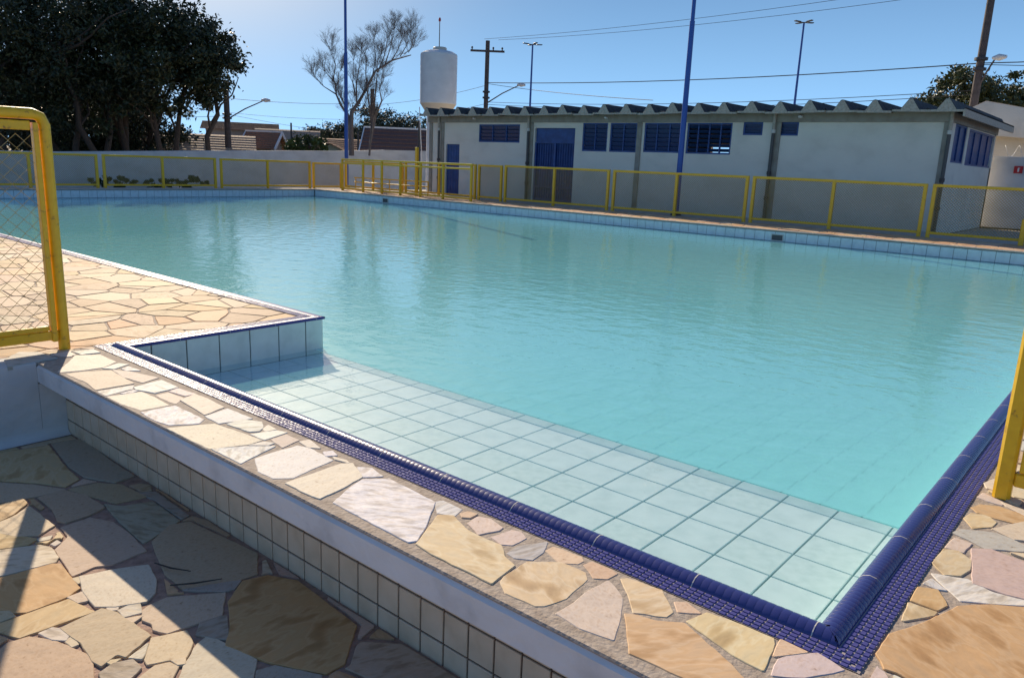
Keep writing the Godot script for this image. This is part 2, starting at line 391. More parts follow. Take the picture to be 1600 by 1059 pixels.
	textured("building_wall", [[0.0, Color(0.66, 0.6, 0.51)], [0.45, Color(0.74, 0.68, 0.585)], [1.0, Color(0.78, 0.72, 0.62)]], 0.006, Vector3(0.22, 0.3, 0.22), 0.8, 0.1, 0.06, {}, 71)
	textured("beam_paint", [[0.0, Color(0.24, 0.21, 0.17)], [0.5, Color(0.31, 0.28, 0.23)], [1.0, Color(0.36, 0.33, 0.28)]], 0.01, Vector3(0.4, 0.4, 0.4), 0.8, 0.1, 0.06, {}, 73)
	textured("roof_cement", [[0.0, Color(0.02, 0.02, 0.022)], [0.5, Color(0.045, 0.045, 0.047)], [1.0, Color(0.08, 0.078, 0.075)]], 0.012, Vector3(0.5, 0.5, 0.5), 0.85, 0.3, 0.05, {}, 79)
	textured("roof_end", [[0.0, Color(0.3, 0.26, 0.21)], [0.5, Color(0.43, 0.38, 0.31)], [1.0, Color(0.52, 0.46, 0.38)]], 0.03, Vector3(0.8, 0.8, 0.8), 0.85, 0.3, 0.05, {}, 83)
	textured("blue_paint", [[0.0, Color(0.012, 0.04, 0.16)], [1.0, Color(0.02, 0.075, 0.27)]], 0.01, Vector3(0.6, 0.6, 0.6), 0.42, 0.0, 0.02, {}, 89)
	mat("blue_pole", lin(0.016, 0.075, 0.34), 0.4)
	mat("window_slat", lin(0.02, 0.05, 0.14), 0.3)
	mat("dark_pipe", lin(0.09, 0.085, 0.08), 0.6)
	mat("interior", lin(0.18, 0.18, 0.18), 0.9)
	textured("wall_plaster", [[0.0, Color(0.52, 0.52, 0.51)], [0.5, Color(0.63, 0.63, 0.62)], [1.0, Color(0.68, 0.68, 0.67)]], 0.008, Vector3(0.2, 0.3, 0.2), 0.85, 0.1, 0.06, {}, 97)
	textured("tank_white", [[0.0, Color(0.6, 0.61, 0.62)], [1.0, Color(0.74, 0.75, 0.76)]], 0.008, Vector3(0.4, 0.4, 0.4), 0.5, 0.0, 0.02, {}, 101)
	mat("tank_cone", lin(0.55, 0.5, 0.42), 0.6)
	textured("pole_concrete", [[0.0, Color(0.06, 0.048, 0.045)], [1.0, Color(0.13, 0.105, 0.1)]], 0.02, Vector3(1, 0.4, 1), 0.9, 0.0, 0.02, {}, 103)
	mat("dark_metal", lin(0.04, 0.04, 0.045), 0.5)
	mat("lamp_glass", lin(0.7, 0.7, 0.7), 0.2)
	mat("red_paint", lin(0.5, 0.02, 0.02), 0.4)
	mat("cable", lin(0.03, 0.03, 0.03), 0.6)
	textured("bark", [[0.0, Color(0.035, 0.025, 0.02)], [1.0, Color(0.12, 0.09, 0.07)]], 0.03, Vector3(1.5, 0.4, 1.5), 0.95, 0.5, 0.05, {}, 107)
	mat("leaf", Color.WHITE, 0.5, {"vertex_color_use_as_albedo": true, "backlight_enabled": true, "backlight": Color(0.22, 0.25, 0.1)})
	textured("bark_grey", [[0.0, Color(0.1, 0.08, 0.075)], [1.0, Color(0.2, 0.17, 0.155)]], 0.03, Vector3(1.5, 0.4, 1.5), 0.95, 0.3, 0.05, {}, 108)
	textured("roof_clay", [[0.0, Color(0.16, 0.07, 0.04)], [0.5, Color(0.3, 0.15, 0.09)], [1.0, Color(0.42, 0.25, 0.16)]], 0.05, Vector3(0.6, 0.6, 0.6), 0.85, 0.5, 0.1, {}, 109)
	textured("roof_tan", [[0.0, Color(0.24, 0.16, 0.11)], [0.5, Color(0.42, 0.3, 0.22)], [1.0, Color(0.55, 0.42, 0.33)]], 0.06, Vector3(0.6, 0.6, 0.6), 0.85, 0.5, 0.1, {}, 113)
	textured("roof_brown", [[0.0, Color(0.1, 0.05, 0.04)], [1.0, Color(0.2, 0.11, 0.09)]], 0.04, Vector3(0.5, 0.5, 0.5), 0.85, 0.5, 0.1, {}, 127)
	mat("house_wall", lin(0.42, 0.38, 0.34), 0.85)
	mat("house_wall_grey", lin(0.3, 0.28, 0.27), 0.85)
	mat("house_wall_green", lin(0.4, 0.5, 0.48), 0.85)
	mat("fascia_white", lin(0.75, 0.75, 0.75), 0.6)
	mat("dark_window", lin(0.02, 0.022, 0.025), 0.2)
	textured("concrete", [[0.0, Color(0.36, 0.31, 0.25)], [0.5, Color(0.46, 0.4, 0.33)], [1.0, Color(0.54, 0.48, 0.4)]], 0.02, Vector3(0.5, 0.5, 0.5), 0.9, 0.3, 0.06, {}, 131)
	textured("earth", [[0.0, Color(0.22, 0.17, 0.11)], [0.5, Color(0.33, 0.26, 0.18)], [1.0, Color(0.3, 0.27, 0.17)]], 0.01, Vector3(0.2, 0.2, 0.2), 0.95, 0.3, 0.06, {}, 137)
	# water: rippled sheet, its colour painted with the turquoise scatter of the water body below
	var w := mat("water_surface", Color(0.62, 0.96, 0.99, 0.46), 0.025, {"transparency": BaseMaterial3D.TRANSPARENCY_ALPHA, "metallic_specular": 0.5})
	w.normal_enabled = true
	w.normal_texture = normal_tex(0.006, 9.0, 1024, 5, 139)
	w.normal_scale = 0.24
	w.normal_scale = 0.3
	tri_world(w, Vector3(0.4, 0.4, 0.55))
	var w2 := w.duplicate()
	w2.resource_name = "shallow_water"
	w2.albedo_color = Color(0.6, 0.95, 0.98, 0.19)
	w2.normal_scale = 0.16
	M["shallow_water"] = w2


# ---------------------------------------------------------------- stones
const TONES := {
	"w": Color(0.68, 0.65, 0.59), "c": Color(0.66, 0.58, 0.47), "t": Color(0.56, 0.47, 0.37), "g": Color(0.48, 0.45, 0.41),
	"p": Color(0.62, 0.51, 0.44), "P": Color(0.59, 0.46, 0.39), "o": Color(0.66, 0.48, 0.33), "O": Color(0.63, 0.45, 0.28), "y": Color(0.66, 0.56, 0.39)}


func ccw(p: PackedVector2Array) -> PackedVector2Array:
	# x right, z down the page: this order makes the top face look up
	if Geometry2D.is_polygon_clockwise(p):
		p = p.duplicate()
		p.reverse()
	return p


func rough_outline(p: PackedVector2Array, step: float, jitter: float) -> PackedVector2Array:
	# cut the corners a little, then break the straight edges
	var q := PackedVector2Array()
	for i in p.size():
		var a := p[i]
		var prev := p[(i + p.size() - 1) % p.size()]
		var next := p[(i + 1) % p.size()]
		var cut := minf(0.006, 0.2 * minf(a.distance_to(prev), a.distance_to(next)))
		q.append(a + (prev - a).normalized() * cut)
		q.append(a + (next - a).normalized() * cut)
	var out := PackedVector2Array()
	for i in q.size():
		var a := q[i]
		var b := q[(i + 1) % q.size()]
		var k := maxi(1, int(a.distance_to(b) / step))
		for j in k:
			var s := a.lerp(b, float(j) / k)
			if j > 0:
				s += Vector2(rng.randf_range(-1, 1), rng.randf_range(-1, 1)) * jitter
			out.append(s)
	return out


func stone_shape(mb: MB, poly: PackedVector2Array, y: float, thick: float, bevel: float, tilt := Vector2.ZERO) -> bool:
	poly = ccw(poly)
	var k := poly.size()
	var o := Vector2.ZERO
	for q in poly:
		o += q / k
	var inner := PackedVector2Array()
	for i in k:
		var a := (poly[i] - poly[(i + k - 1) % k]).normalized()
		var b := (poly[(i + 1) % k] - poly[i]).normalized()
		var nn := Vector2(-a.y - b.y, a.x + b.x)
		inner.append(poly[i] + nn.normalized() * bevel if nn.length() > 0.01 else poly[i])
	var idx := Geometry2D.triangulate_polygon(inner)
	if idx.is_empty():
		inner = poly
		idx = Geometry2D.triangulate_polygon(inner)
	if idx.is_empty():
		return false
	var top := func(q: Vector2, dy: float) -> Vector3: return Vector3(q.x, y + dy + tilt.dot(q - o), q.y)
	for i in range(0, idx.size(), 3):
		var a: Vector3 = top.call(inner[idx[i]], 0.0)
		var b: Vector3 = top.call(inner[idx[i + 1]], 0.0)
		var d: Vector3 = top.call(inner[idx[i + 2]], 0.0)
		if (b - a).cross(d - a).y >= 0.0:
			mb.tri(a, b, d)
		else:
			mb.tri(a, d, b)
	var mid := Vector3(o.x, y - thick * 0.5, o.y)
	for i in k:
		var j := (i + 1) % k
		mb.out_quad(mid, top.call(inner[i], 0.0), top.call(inner[j], 0.0), top.call(poly[j], -bevel * 0.7), top.call(poly[i], -bevel * 0.7))
		mb.out_quad(mid, top.call(poly[i], -bevel * 0.7), top.call(poly[j], -bevel * 0.7), top.call(poly[j], -thick), top.call(poly[i], -thick))
	return true


func vary(t: Color, a := 0.1) -> Color:
	var k := rng.randf_range(1.0 - a, 1.0 + a)
	return Color(t.r * k, t.g * k * rng.randf_range(0.97, 1.03), t.b * k * rng.randf_range(0.93, 1.07))


func stone(parent: Node, mb: MB, m: Material) -> void:
	# each stone has axes of its own, so that its grain lies in its own direction
	var t := Transform3D(Basis(Vector3.UP, rng.randf_range(0, TAU)), Vector3(rng.randf_range(-5, 5), 0, rng.randf_range(-5, 5)))
	var back := t.affine_inverse()
	for i in mb.v.size():
		mb.v[i] = back * mb.v[i]
		mb.n[i] = back.basis * mb.n[i]
	part(parent, "flagstone", mb, m).transform = t


func traced(parent: Node, rows: Array, y: float, warm := Color.WHITE) -> Array:
	var polys := []
	for row in rows:
		var p := PackedVector2Array()
		for i in range(0, row[1].size(), 2):
			p.append(Vector2(row[1][i], row[1][i + 1]))
		polys.append(p)
		var wide := Geometry2D.offset_polygon(ccw(p), 0.0065)
		if wide.size(): p = wide[0]
		var mb := MB.new()
		mb.tint = vary(TONES[row[0]], 0.07) * warm
		var lift := y + rng.randf_range(-0.001, 0.002)
		var lean := Vector2(rng.randf_range(-1, 1), rng.randf_range(-1, 1)) * 0.004
		if stone_shape(mb, rough_outline(p, 0.03, 0.0022), lift, 0.025, 0.0025, lean) or stone_shape(mb, p, lift, 0.025, 0.0025, lean) or stone_shape(mb, Geometry2D.convex_hull(p), lift, 0.025, 0.0025, lean):
			var kind: String = "stone_veined" if row[0] in ["y", "O"] else "stone_cleft" if row[0] in ["w", "g"] and rng.randf() < 0.7 else "stone_plain"
			stone(parent, mb, M[kind])
	return polys


func voronoi(area: Rect2, spacing: float, keep_out: Array, joint: float, r: RandomNumberGenerator) -> Array:
	var sites := []
	var grown := area.grow(spacing)
	var nx := int(grown.size.x / spacing) + 1
	var nz := int(grown.size.y / spacing) + 1
	for i in nx:
		for j in nz:
			if r.randf() < 0.86:
				sites.append(grown.position + Vector2((i + r.randf_range(-0.1, 1.1)) * spacing, (j + r.randf_range(-0.1, 1.1)) * spacing))
			if r.randf() < 0.12:
				sites.append(grown.position + Vector2((i + r.randf()) * spacing, (j + r.randf()) * spacing))
	var grid := {}
	for k in sites.size():
		var key := Vector2i((sites[k] / spacing).floor())
		if not grid.has(key): grid[key] = []
		grid[key].append(k)
	var cells := []
	var boxes := []
	for q in keep_out:
		var b := Rect2(q[0], Vector2.ZERO)
		for z in q: b = b.expand(z)
		boxes.append(b)
	for k in sites.size():
		var s: Vector2 = sites[k]
		var cell := PackedVector2Array([s + Vector2(-1, -1) * spacing * 1.3, s + Vector2(1, -1) * spacing * 1.3, s + Vector2(1, 1) * spacing * 1.3, s + Vector2(-1, 1) * spacing * 1.3])
		var key := Vector2i((s / spacing).floor())
		for di in range(-3, 4):
			for dj in range(-3, 4):
				for m in grid.get(key + Vector2i(di, dj), []):
					if m == k: continue
					var t: Vector2 = sites[m]
					var mid := (s + t) * 0.5
					var d := (t - s).normalized()
					var cut := PackedVector2Array()
					for i in cell.size():
						var a := cell[i]
						var b := cell[(i + 1) % cell.size()]
						var fa := (a - mid).dot(d)
						var fb := (b - mid).dot(d)
						if fa <= 0.0: cut.append(a)
						if fa * fb < 0.0: cut.append(a.lerp(b, fa / (fa - fb)))
					cell = cut
		if cell.size() < 3: continue
		var got := [cell]
		got = Geometry2D.intersect_polygons(cell, PackedVector2Array([area.position, area.position + Vector2(area.size.x, 0), area.end, area.position + Vector2(0, area.size.y)]))
		if got.is_empty(): continue
		cell = got[0]
		var cb := Rect2(cell[0], Vector2.ZERO)
		for z in cell: cb = cb.expand(z)
		for m in keep_out.size():
			if not boxes[m].grow(0.03).intersects(cb): continue
			var big := Geometry2D.offset_polygon(keep_out[m], joint)
			if big.is_empty(): continue
			got = Geometry2D.clip_polygons(cell, big[0])
			cell = PackedVector2Array()
			var best := 0.0
			for z in got:
				if area_of(z) > best and not Geometry2D.is_polygon_clockwise(z) == Geometry2D.is_polygon_clockwise(PackedVector2Array()):
					pass
				if area_of(z) > best:
					best = area_of(z)
					cell = z
			if cell.size() < 3: break
		if cell.size() < 3: continue
		got = Geometry2D.offset_polygon(cell, -joint * r.randf_range(0.6, 1.25))
		if got.is_empty() or area_of(got[0]) < 0.0022: continue
		cells.append(got[0])
	return cells


func area_of(p: PackedVector2Array) -> float:
	var s := 0.0
	for i in p.size():
		s += p[i].cross(p[(i + 1) % p.size()])
	return absf(s) * 0.5


const MIX := ["w", "c", "c", "t", "t", "p", "o", "o", "y", "t", "c", "y", "P"]


func lay(parent: Node, cells: Array, y: float, eye: Vector2, most: int, warm := Color.WHITE) -> void:
	# the stones nearest the viewer one by one, the rest joined
	cells.sort_custom(func(a, b): return (a[0] as Vector2).distance_squared_to(eye) < (b[0] as Vector2).distance_squared_to(eye))
	var rest := MB.new()
	for k in cells.size():
		var t := vary(TONES[MIX[rng.randi() % MIX.size()]], 0.12) * warm
		if k < most:
			var mb := MB.new()
			mb.tint = t
			if stone_shape(mb, rough_outline(cells[k], 0.09, 0.005), y + rng.randf_range(0.0, 0.004), 0.025, 0.004, Vector2(rng.randf_range(-1, 1), rng.randf_range(-1, 1)) * 0.006):
				stone(parent, mb, M[["stone_veined", "stone_cleft", "stone_plain", "stone_plain"][rng.randi() % 4]])
		else:
			rest.tint = t
			stone_shape(rest, cells[k], y + rng.randf_range(0.0, 0.003), 0.02, 0.004)
	if rest.v.size():
		stuff(part(parent, "far_flagstones", rest, M.stone_plain))


# ---------------------------------------------------------------- pool
const WATER := -0.262
const SHELF := -0.305
# pool outline: wall lines
const AZ := 0.49      # near side
const BX := -0.072    # right side
const DX := -4.68     # end of the shelf
const CZ := -1.11     # left deck side, and the edge of the shelf
const FZ := -15.25    # far side
const KX := -24.55    # left end


func coping(parent: Node, a: Vector3, b: Vector3, outward: Vector3, k0: float, k1: float, fine: bool, flat := false) -> void:
	# a roll of ring-shaped mosaic on the pool's edge and a flat strip of small tiles behind it. k0, k1: mitres at a and b
	var dir := (b - a).normalized()
	var length := a.distance_to(b)
	var prof := [Vector2(0.004, -0.024), Vector2(-0.01, -0.02), Vector2(-0.019, -0.008), Vector2(-0.016, 0.006), Vector2(-0.004, 0.018), Vector2(0.015, 0.025), Vector2(0.036, 0.022), Vector2(0.052, 0.011), Vector2(0.06, 0.001), Vector2(0.061, -0.01)]
	if flat:
		prof = [Vector2(0.004, -0.02), Vector2(-0.006, -0.019), Vector2(-0.011, -0.011), Vector2(-0.01, -0.003), Vector2(-0.004, 0.0025), Vector2(0.012, 0.0035), Vector2(0.03, 0.0033), Vector2(0.05, 0.003), Vector2(0.06, 0.001), Vector2(0.061, -0.01)]
	var norm := []
	for i in prof.size():
		var t: Vector2 = prof[mini(i + 1, prof.size() - 1)] - prof[maxi(i - 1, 0)]
		norm.append(Vector2(-t.y, t.x).normalized())
	var pitch := 0.0255 if fine else 0.102
	var roll := MB.new()
	var joints := MB.new()
	var count := int(length / pitch) + 12
	var spot := func(u: float, q: Vector2, dn: Vector2, dep: float) -> Vector3:
		var s := q + dn * -dep
		return a + dir * clampf(u, -k0 * s.x - 0.003 * absf(k0), length + k1 * s.x + 0.003 * absf(k1)) + outward * s.x + Vector3.UP * s.y
	for i in range(-6, count):
		var u0 := i * pitch
		var seam := fine and posmod(i, 15) == 0
		var us := [u0, u0 + pitch * 0.07, u0 + pitch * 0.5, u0 + pitch * 0.93, u0 + pitch] if fine else [u0, u0 + pitch]
		var deps := [0.0022, 0.0004, 0.0, 0.0004, 0.0022] if fine else [0.0, 0.0]
		var slant := [-0.45, -0.22, 0.0, 0.22, 0.45]
		for j in us.size() - 1:
			for m in prof.size() - 1:
				var n0: Vector3 = outward * norm[m].x + Vector3.UP * norm[m].y
				var n1: Vector3 = outward * norm[m + 1].x + Vector3.UP * norm[m + 1].y
				var sa: float = slant[j] * 0.35 if fine else 0.0
				var sb: float = slant[j + 1] * 0.35 if fine else 0.0
				var p0: Vector3 = spot.call(us[j], prof[m], norm[m], deps[j])
				var p1: Vector3 = spot.call(us[j + 1], prof[m], norm[m], deps[j + 1])
				var p2: Vector3 = spot.call(us[j + 1], prof[m + 1], norm[m + 1], deps[j + 1])
				var p3: Vector3 = spot.call(us[j], prof[m + 1], norm[m + 1], deps[j])
				var nn := [(n0 + dir * sa).normalized(), (n0 + dir * sb).normalized(), (n1 + dir * sb).normalized(), (n1 + dir * sa).normalized()]
				if (p1 - p0).cross(p3 - p0).dot(n0 + n1) >= 0.0:
					roll.quadn(p0, p1, p2, p3, nn[0], nn[1], nn[2], nn[3])
				else:
					roll.quadn(p0, p3, p2, p1, nn[0], nn[3], nn[2], nn[1])
		if seam and u0 > 0.0 and u0 < length:
			for m in prof.size() - 2:
				var p0: Vector3 = spot.call(u0 - 0.0016, prof[m], norm[m], -0.0005)
				var p1: Vector3 = spot.call(u0 + 0.0016, prof[m], norm[m], -0.0005)
				var p2: Vector3 = spot.call(u0 + 0.0016, prof[m + 1], norm[m + 1], -0.0005)
				var p3: Vector3 = spot.call(u0 - 0.0016, prof[m + 1], norm[m + 1], -0.0005)
				joints.out_quad(a + dir * u0 + outward * 0.02 - Vector3.UP * 0.02, p0, p1, p2, p3)
	part(parent, "coping_roll", roll, M.mosaic_b if flat else M.mosaic)
	if joints.v.size():
		stuff(part(parent, "coping_joint", joints, M.white_grout))
	# strip
	var bed := MB.new()
	var tiles := MB.new()
	var lo := Vector2(0.058, 0.14)
	var q0 := a + dir * (-k0 * lo.x) + outward * lo.x
	var q1 := b + dir * (k1 * lo.x) + outward * lo.x
	var q2 := b + dir * (k1 * lo.y) + outward * lo.y
	var q3 := a + dir * (-k0 * lo.y) + outward * lo.y
	var mid := (q0 + q2) * 0.5 - Vector3.UP * 0.2
	bed.out_quad(mid, q0, q1, q2, q3)
	part(parent, "mosaic_bed", bed, M.mosaic_grout)
	var w := 0.0195 if fine else 0.078
	var l := 0.0255 if fine else 0.102
	for r in (4 if fine else 1):
		var s0 := 0.0615 + r * w
		for i in range(-6, int(length / l) + 6):
			var u := i * l
			var sm := s0 + w * 0.5
			var ua := maxf(u, -k0 * sm)
			var ub := minf(u + l, length + k1 * sm)
			if ub - ua < 0.006:
				continue
			var o: Vector3 = a + dir * ((ua + ub) * 0.5) + outward * sm + Vector3.UP * 0.0005
			var ex: Vector3 = dir * ((ub - ua) * 0.5 - (0.0019 if fine else 0.002))
			var ey := outward * (w * 0.5 - (0.0019 if fine else 0.002))
			var h := Vector3.UP * (0.0022 + rng.randf_range(0, 0.0006))
			var cant := dir * 0.0
			var t := [o - ex - ey, o + ex - ey, o + ex + ey, o - ex + ey]
			var z := [o + h - ex * 0.86 - ey * 0.84, o + h + ex * 0.86 - ey * 0.84, o + h + ex * 0.86 + ey * 0.84, o + h - ex * 0.86 + ey * 0.84]
			for e in 4:
				z[e] += Vector3.UP * rng.randf_range(-0.0005, 0.0005) + cant
			var under := o - Vector3.UP * 0.05
			tiles.out_quad(under, z[0], z[1], z[2], z[3])
			for e in 4:
				tiles.out_quad(o, t[e], t[(e + 1) % 4], z[(e + 1) % 4], z[e])
	stuff(part(parent, "mosaic_strip", tiles, M.mosaic_b))


func pool() -> void:
	var pool_node := thing("swimming_pool", "large turquoise tiled swimming pool with dark blue mosaic coping and shallow shelf", "swimming pool", Vector3(-12, 0, -7))
	var at := -pool_node.position
	# shell: walls and floors as thick slabs behind the tiles
	var shell := MB.new()
	var deep0 := -0.66
	var deep1 := -1.35
	shell.quad(Vector3(KX, deep1 - 0.01, FZ), Vector3(KX, deep0 - 0.01, CZ), Vector3(BX, deep0 - 0.01, CZ), Vector3(BX, deep1 - 0.01, FZ))
	shell.box(Vector3((DX + BX) * 0.5, SHELF - 0.506, (AZ + CZ) * 0.5), Vector3(BX - DX, 1.0, AZ - CZ))
	var wall := func(x0: float, x1: float, z0: float, z1: float) -> void:
		shell.box(Vector3((x0 + x1) * 0.5, -0.76, (z0 + z1) * 0.5), Vector3(x1 - x0, 1.43, z1 - z0))
	wall.call(DX - 0.12, BX + 0.12, AZ + 0.008, AZ + 0.13)
	wall.call(BX + 0.008, BX + 0.13, FZ - 0.12, AZ + 0.008)
	wall.call(DX - 0.13, DX - 0.008, CZ + 0.008, AZ + 0.008)
	wall.call(KX - 0.12, DX - 0.008, CZ + 0.009, CZ + 0.13)
	wall.call(KX - 0.12, BX + 0.008, FZ - 0.13, FZ - 0.008)
	wall.call(KX - 0.13, KX - 0.008, FZ - 0.008, CZ + 0.009)
	part(pool_node, "shell", shell, M.grout, at)
	# shelf tiles
	var shelf := part(pool_node, "shelf", bed_of(Vector3((DX + BX) * 0.5, SHELF - 0.004, (AZ + CZ) * 0.5), Vector2(BX - DX, AZ - CZ)), M.grout, at)
	var variants := {}
	for i in range(-1, 20):
		for j in range(-2, 5):
			var x1 := minf(-0.25 * i, BX); var x0 := maxf(-0.25 * (i + 1), DX)
			var z1 := minf(-0.25 * j, AZ); var z0 := maxf(-0.25 * (j + 1), CZ)
			if x1 - x0 < 0.02 or z1 - z0 < 0.02: continue
			tile(shelf, variants, Vector3(x1 - x0, 0.008, z1 - z0), Vector3((x0 + x1) * 0.5, SHELF - 0.004, (z0 + z1) * 0.5), Basis.IDENTITY, M.shelf_tile if rng.randf() < 0.7 else M.shelf_tile_worn)
	# upright tiles: shelf end wall, far wall, left end wall
	var end_wall := part(pool_node, "shelf_end_wall", bed_of(Vector3(DX - 0.006, -0.16, (AZ + CZ) * 0.5), Vector2(0, 0)), M.grout, at)
	for i in 7:
		var z1 := minf(CZ + 0.17 + 0.25 * i, AZ); var z0 := maxf(CZ, CZ + 0.17 + 0.25 * (i - 1))
		if z1 - z0 < 0.02: continue
		tile(end_wall, variants, Vector3(0.292, 0.008, z1 - z0), Vector3(DX - 0.004, -0.161, (z0 + z1) * 0.5), Basis(Vector3(0, 1, 0), Vector3(1, 0, 0), Vector3(0, 0, -1)), M.end_tile)
	var far_wall := part(pool_node, "far_wall", bed_of(Vector3(-12, -0.5, FZ - 0.006), Vector2(0, 0)), M.grout, at)
	for i in range(0, 98):
		var x1 := minf(-0.25 * i, BX); var x0 := maxf(-0.25 * (i + 1), KX)
		for r in 3:
			if x1 - x0 < 0.02: continue
			tile(far_wall, variants, Vector3(x1 - x0, 0.008, 0.22), Vector3((x0 + x1) * 0.5, -0.145 - 0.22 * r, FZ - 0.004), Basis(Vector3(1, 0, 0), Vector3(0, 0, 1), Vector3(0, -1, 0)), M.shelf_tile if (i * 7 + r * 3) % 5 else M.shelf_tile_worn)
	var left_wall := part(pool_node, "left_end_wall", bed_of(Vector3(KX - 0.006, -0.5, -8), Vector2(0, 0)), M.grout, at)
	for i in 57:
		var z1 := minf(CZ - 0.25 * i, CZ); var z0 := maxf(CZ - 0.25 * (i + 1), FZ)
		for r in 3:
			if z1 - z0 < 0.02: continue
			tile(left_wall, variants, Vector3(0.22, 0.008, z1 - z0), Vector3(KX - 0.004, -0.145 - 0.22 * r, (z0 + z1) * 0.5), Basis(Vector3(0, 1, 0), Vector3(1, 0, 0), Vector3(0, 0, -1)), M.shelf_tile)
	# floor of the deep part: the nearest tiles singly, the rest joined
	var floor_part := part(pool_node, "deep_floor", bed_of(Vector3((KX + BX) * 0.5, -3.0, (FZ + CZ) * 0.5), Vector2(0, 0)), M.grout, at)
	var slope := atan2(deep0 - deep1, CZ - FZ)
	var lean := Basis(Vector3.RIGHT, slope)
	var rest := MB.new()
	var near := 0
	for j in 57:
		for i in 98:
			var x1 := minf(-0.25 * i - 0.11, BX); var x0 := maxf(-0.25 * (i + 1) - 0.11, KX)
			var z := CZ - 0.25 * (j + 0.5)
			if x1 - x0 < 0.02 or z < FZ: continue
			var y := lerpf(deep0, deep1, (CZ - z) / (CZ - FZ))
			if i < 20 and j < 15:
				near += 1
				tile(floor_part, variants, Vector3(x1 - x0, 0.008, 0.25), Vector3((x0 + x1) * 0.5, y - 0.004, z), lean, M.pool_tile)
			else:
				rest.box(Vector3((x0 + x1) * 0.5, y - 0.004, z), Vector3(x1 - x0 - 0.008, 0.008, 0.242), lean)
	stuff(part(floor_part, "far_floor_tiles", rest, M.pool_tile))
	var side := MB.new()
	for i in 65:
		for r in 5:
			var z1 := AZ - 0.25 * i
			if z1 - 0.25 < FZ: continue
			side.box(Vector3(BX + 0.003, -0.145 - 0.22 * r, z1 - 0.125), Vector3(0.008, 0.214, 0.244))
	stuff(part(pool_node, "right_wall_tiles", side, M.shelf_tile, at))
	# coping
	var edge := part(pool_node, "coping", bed_of(Vector3(-2, -0.4, AZ + 0.05), Vector2(0, 0)), M.grout, at)
	coping(edge, Vector3(DX, 0, AZ), Vector3(BX, 0, AZ), Vector3(0, 0, 1), 1, 1, true)
	coping(edge, Vector3(BX, 0, AZ), Vector3(BX, 0, -7.0), Vector3(1, 0, 0), 1, 0, true)
	coping(edge, Vector3(BX, 0, -7.0), Vector3(BX, 0, FZ), Vector3(1, 0, 0), 0, 1, false)
	coping(edge, Vector3(DX, 0, AZ), Vector3(DX, 0, CZ), Vector3(-1, 0, 0), 1, -1, true, true)
	coping(edge, Vector3(DX, 0, CZ), Vector3(-12.0, 0, CZ), Vector3(0, 0, 1), -1, 0, true, true)
	coping(edge, Vector3(-12.0, 0, CZ), Vector3(KX, 0, CZ), Vector3(0, 0, 1), 0, 1, false, true)
	var kerb := MB.new()
	kerb.box(Vector3((KX + BX) * 0.5, -0.012, FZ - 0.06), Vector3(BX - KX + 0.24, 0.034, 0.13), Basis.IDENTITY, 0.01)
	kerb.box(Vector3(KX - 0.06, -0.012, (FZ + CZ) * 0.5), Vector3(0.13, 0.034, CZ - FZ - 0.02), Basis.IDENTITY, 0.01)
	part(edge, "kerb_stone", kerb, M.concrete)
	for x in [-6.44, -20.42]:
		var s := thing("skimmer", "small square skimmer opening in the far pool wall, %s" % ("towards the right fence" if x > -10 else "below the ramp railing"), "skimmer", Vector3(x, -0.17, FZ), "skimmers in the far wall")
		var f := MB.new()
		f.box(Vector3(0, 0.075, 0.006), Vector3(0.3, 0.025, 0.02), Basis.IDENTITY, 0.004); f.box(Vector3(0, -0.075, 0.006), Vector3(0.3, 0.025, 0.02), Basis.IDENTITY, 0.004)
		f.box(Vector3(-0.14, 0, 0.006), Vector3(0.025, 0.124, 0.02), Basis.IDENTITY, 0.004); f.box(Vector3(0.14, 0, 0.006), Vector3(0.025, 0.124, 0.02), Basis.IDENTITY, 0.004)
		part(s, "frame", f, M.white_grout)
		var d := MB.new()
		d.box(Vector3(0, 0, 0.002), Vector3(0.255, 0.125, 0.01))
		part(s, "flap", d, M.dark_pipe)
	# dirt settled on the floor of the deep part
	var rs := RandomNumberGenerator.new()
	rs.seed = 9
	var dirt := MB.new()
	for k in 46:
		var o := Vector2(-9.7 + rs.randfn() * 1.5, -10.3 + rs.randfn() * 0.7)
		var poly := PackedVector2Array()
		var rad := rs.randf_range(0.06, 0.4)
		for i in 14:
			poly.append(o + Vector2.from_angle(TAU * i / 14) * rad * rs.randf_range(0.55, 1.2) * Vector2(1.5, 0.8))
		var y := lerpf(deep0, deep1, (CZ - o.y) / (CZ - FZ)) + 0.004 + 0.0004 * k
		var tri := Geometry2D.triangulate_polygon(poly)
		for i in range(0, tri.size(), 3):
			var v := []
			for j in 3: v.append(Vector3(poly[tri[i + j]].x, y + (poly[tri[i + j]].y - o.y) * (deep0 - deep1) / (CZ - FZ), poly[tri[i + j]].y))
			dirt.out_tri(Vector3(o.x, y - 1.0, o.y), v[0], v[1], v[2])
	var sed := part(self, "sediment", dirt, M.sediment)
	tag(sed, "dark patch of dirt settled on the pool floor beyond the shelf", "dirt")
	stuff(sed)
	# water
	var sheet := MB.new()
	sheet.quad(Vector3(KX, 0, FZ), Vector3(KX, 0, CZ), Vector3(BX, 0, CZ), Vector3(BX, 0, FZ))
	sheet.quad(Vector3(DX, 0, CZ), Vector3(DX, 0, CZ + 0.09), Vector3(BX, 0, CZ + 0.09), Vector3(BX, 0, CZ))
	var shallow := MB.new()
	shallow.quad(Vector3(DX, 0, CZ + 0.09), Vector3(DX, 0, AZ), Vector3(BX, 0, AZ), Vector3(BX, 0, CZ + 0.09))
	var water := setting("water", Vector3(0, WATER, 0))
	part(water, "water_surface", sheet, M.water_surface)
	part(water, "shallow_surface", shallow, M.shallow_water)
	var body := FogVolume.new()
	body.name = "water_body"
